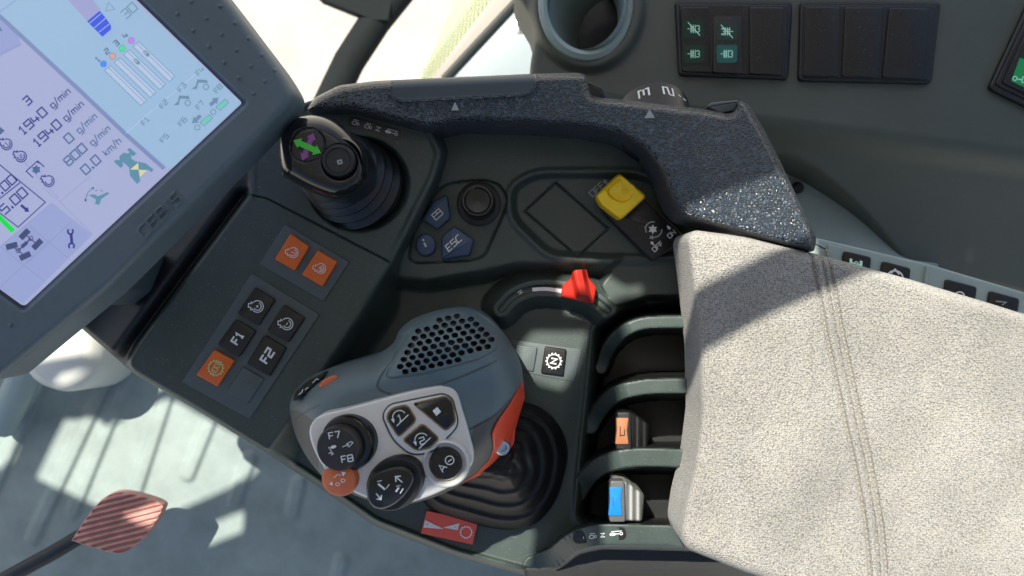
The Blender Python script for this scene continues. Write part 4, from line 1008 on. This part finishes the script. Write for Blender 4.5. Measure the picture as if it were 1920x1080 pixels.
ik.fill([(68+(9 if k % 2 else 6)*math.cos(k*math.pi/6), 318+(9 if k % 2 else 6)*math.sin(k*math.pi/6)) for k in range(12)], q['ink2'])
ik.fill([(-10, 246), (0, 238), (9, 245), (0, 253)], q['ink2'])
ik.line([(-10, 301), (13, 320), (85, 379), (34, 426), (-10, 392)], 2, q['ink']); ik.line([(38, 342), (-6, 377)], 2, q['ink'])
ik.text('2.00', 6, 351, 16, A, q['ink'], 2.6); ik.text('5.00', 25, 377, 17, A, q['ink'], 2.7); arrow(ik, 47, 391, 20, -40, q['ink'], 5, 1.5)
ik.line([(-10, 398), (25, 434)], 9, q['grn'])
# axle symbol
for (x, y, a) in ((46, 439, 46), (70, 458, 46), (22, 461, 15), (47, 480, 25)):
    ca, sa = math.cos(R(a)), math.sin(R(a)); hw, hh = 11, 5.5
    ik.fill([(x+u*ca-v*sa, y-u*sa-v*ca) for u, v in ((-hw, -hh), (hw, -hh), (hw, hh), (-hw, hh))], q['dark'])
ik.line([(46, 439), (70, 458)], 2, q['dark']); ik.line([(22, 461), (47, 480)], 2, q['dark']); ik.line([(57, 448), (34, 470)], 3, q['dark'])
ik.line([(51, 454), (41, 463)], 7, q['dark']); ik.line(ell(58, 447, 4, 4, n=12), 1.6, q['dark'], True); ik.line(ell(34, 470, 4, 4, n=12), 1.6, q['dark'], True)
# spanner
ik.line([(133, 437), (135, 458)], 5.5, q['ink'])
ik.line(ell(132, 434, 5, 5, n=12, a0=125, a1=415), 3.4, q['ink']); ik.line(ell(134, 461, 5, 5, n=12, a0=-55, a1=235), 3.4, q['ink'])
# seat symbol
ik.fill([(166, 366), (176, 364), (184, 368), (202, 360), (205, 363), (190, 373), (186, 384), (178, 383), (180, 374)], q['teal'])
ik.line([(160, 376), (164, 362), (174, 352)], 1.3, q['ink2']); ik.fill([(158, 372), (164, 375), (159, 379)], q['ink2']); ik.fill([(171, 352), (177, 350), (175, 356)], q['ink2'])
ik.line([(178, 358), (183, 356)], 1.2, q['ink2']); ik.line([(188, 356), (193, 359)], 1.2, q['ink2'])
# tractor symbol
ik.fill([(243, 277), (256, 288), (250, 293), (246, 291), (246, 297), (253, 302), (273, 306), (288, 318), (284, 323), (277, 318), (262, 334), (263, 340), (257, 345), (244, 330), (242, 314), (233, 306), (229, 305), (231, 311), (226, 315), (213, 303), (218, 299), (224, 301), (224, 293), (232, 286), (240, 288), (243, 285), (238, 281)], q['teal'])
ik.fill([(259, 305), (244, 318), (260, 318)], q['yel']); ik.fill([(260, 318), (276, 319), (262, 333)], q['yel'])
# gauge
ik.fill([(120, -8), (150, -30), (189, 18), (163, 39)], q['fade']); ik.fill([(163, 40), (187, 20), (200, 36), (208, 48), (208, 55), (192, 69)], q['blue'])
for a, b in (((167, 44), (190, 25)), ((176, 53), (198, 34)), ((185, 61), (205, 45))): ik.line([a, b], 1.2, q['bar'])
ik.line([(203, 5), (215, 17), (198, 21)], 1.1, q['grey'], True); ik.text('30', 242, 20, 16, A, q['grey'], 2.0)
for k in range(4):
    dx, dy = 17.7*k, -15*k
    b = [(207+dx, 123+dy), (196+dx, 132+dy), (264+dx, 198+dy), (275+dx, 188+dy)]
    ik.fill(b, q['bar']); ik.line(b, 1.1, q['grey'], True); ik.line([(203.5+dx, 127+dy), (271+dx, 192+dy)], 1.0, q['grey'])
    ik.fill(ell(194+17.4*k, 120-14.7*k, 6, 6, n=18), q['d%d' % (k+1)]); ik.line(ell(194+17.4*k, 120-14.7*k, 6, 6, n=18), 1, q['grey'], True)
    ik.text(str(k+1), 183+17.4*k, 111-15*k, 9.5, A, q['ink2'], 2)
for (x, y) in ((257, 117), (275, 102)):
    ik.line([(x-6, y-4), (x-2, y-7), (x+5, y), (x+2, y+4), (x-2, y+1), (x-6, y-4)][:-1], 1.6, q['grey'], True); ik.fill(ell(x+2, y, 3, 3, n=10), q['grey'])
for s_, x, y in (('F1', 272, 227), ('F2', 307, 195), ('F3', 341, 164), ('F4', 375, 133), ('F5', 308, 259), ('F6', 342, 228), ('F7', 375, 197), ('F8', 409, 166)): ik.text(s_, x, y, 9, 50, q['grey'], 1.8)
for x, y in ((342, 190), (376, 160)):
    ik.fill([(x-17, y+7), (x-9, y+1), (x-6, y-11), (x+12, y-10), (x+14, y-4), (x+2, y-5), (x-4, y-5), (x-7, y+7)], q['grey']); ik.line(ell(x+10, y+3, 5, 5, n=14), 1.8, q['grey'], True)
for x, y in ((389, 225), (419, 196)):
    ik.line([(x-14, y+5), (x+3, y-10), (x+10, y-4), (x-6, y+11)], 1.4, q['grey'], True); ik.fill([(x-11, y+4), (x+3, y-8), (x+8, y-3), (x-6, y+8)], q['mint']); ik.line(ell(x-19, y+14, 5, 5, n=12), 1.6, q['grey'], True)
arrow(ik, 368, 224, 22, 222, q['grey'], 7, 1.4); arrow(ik, 402, 190, 22, 42, q['grey'], 7, 1.4)
ik.line([(-4, 48), (3, 58)], 3, q['ink2'])
ik.build('display_graphics', scr)
# mounting bracket below the monitor
t = thing('monitor_bracket', 215, 545, .03, 'short grey bracket joining monitor and console below the screen corner', 'bracket')
slab('arm', rnd([(120, 470), (240, 470), (215, 545), (178, 575), (150, 560)], 8), .05, .07, M['plastic2'], t, 4)
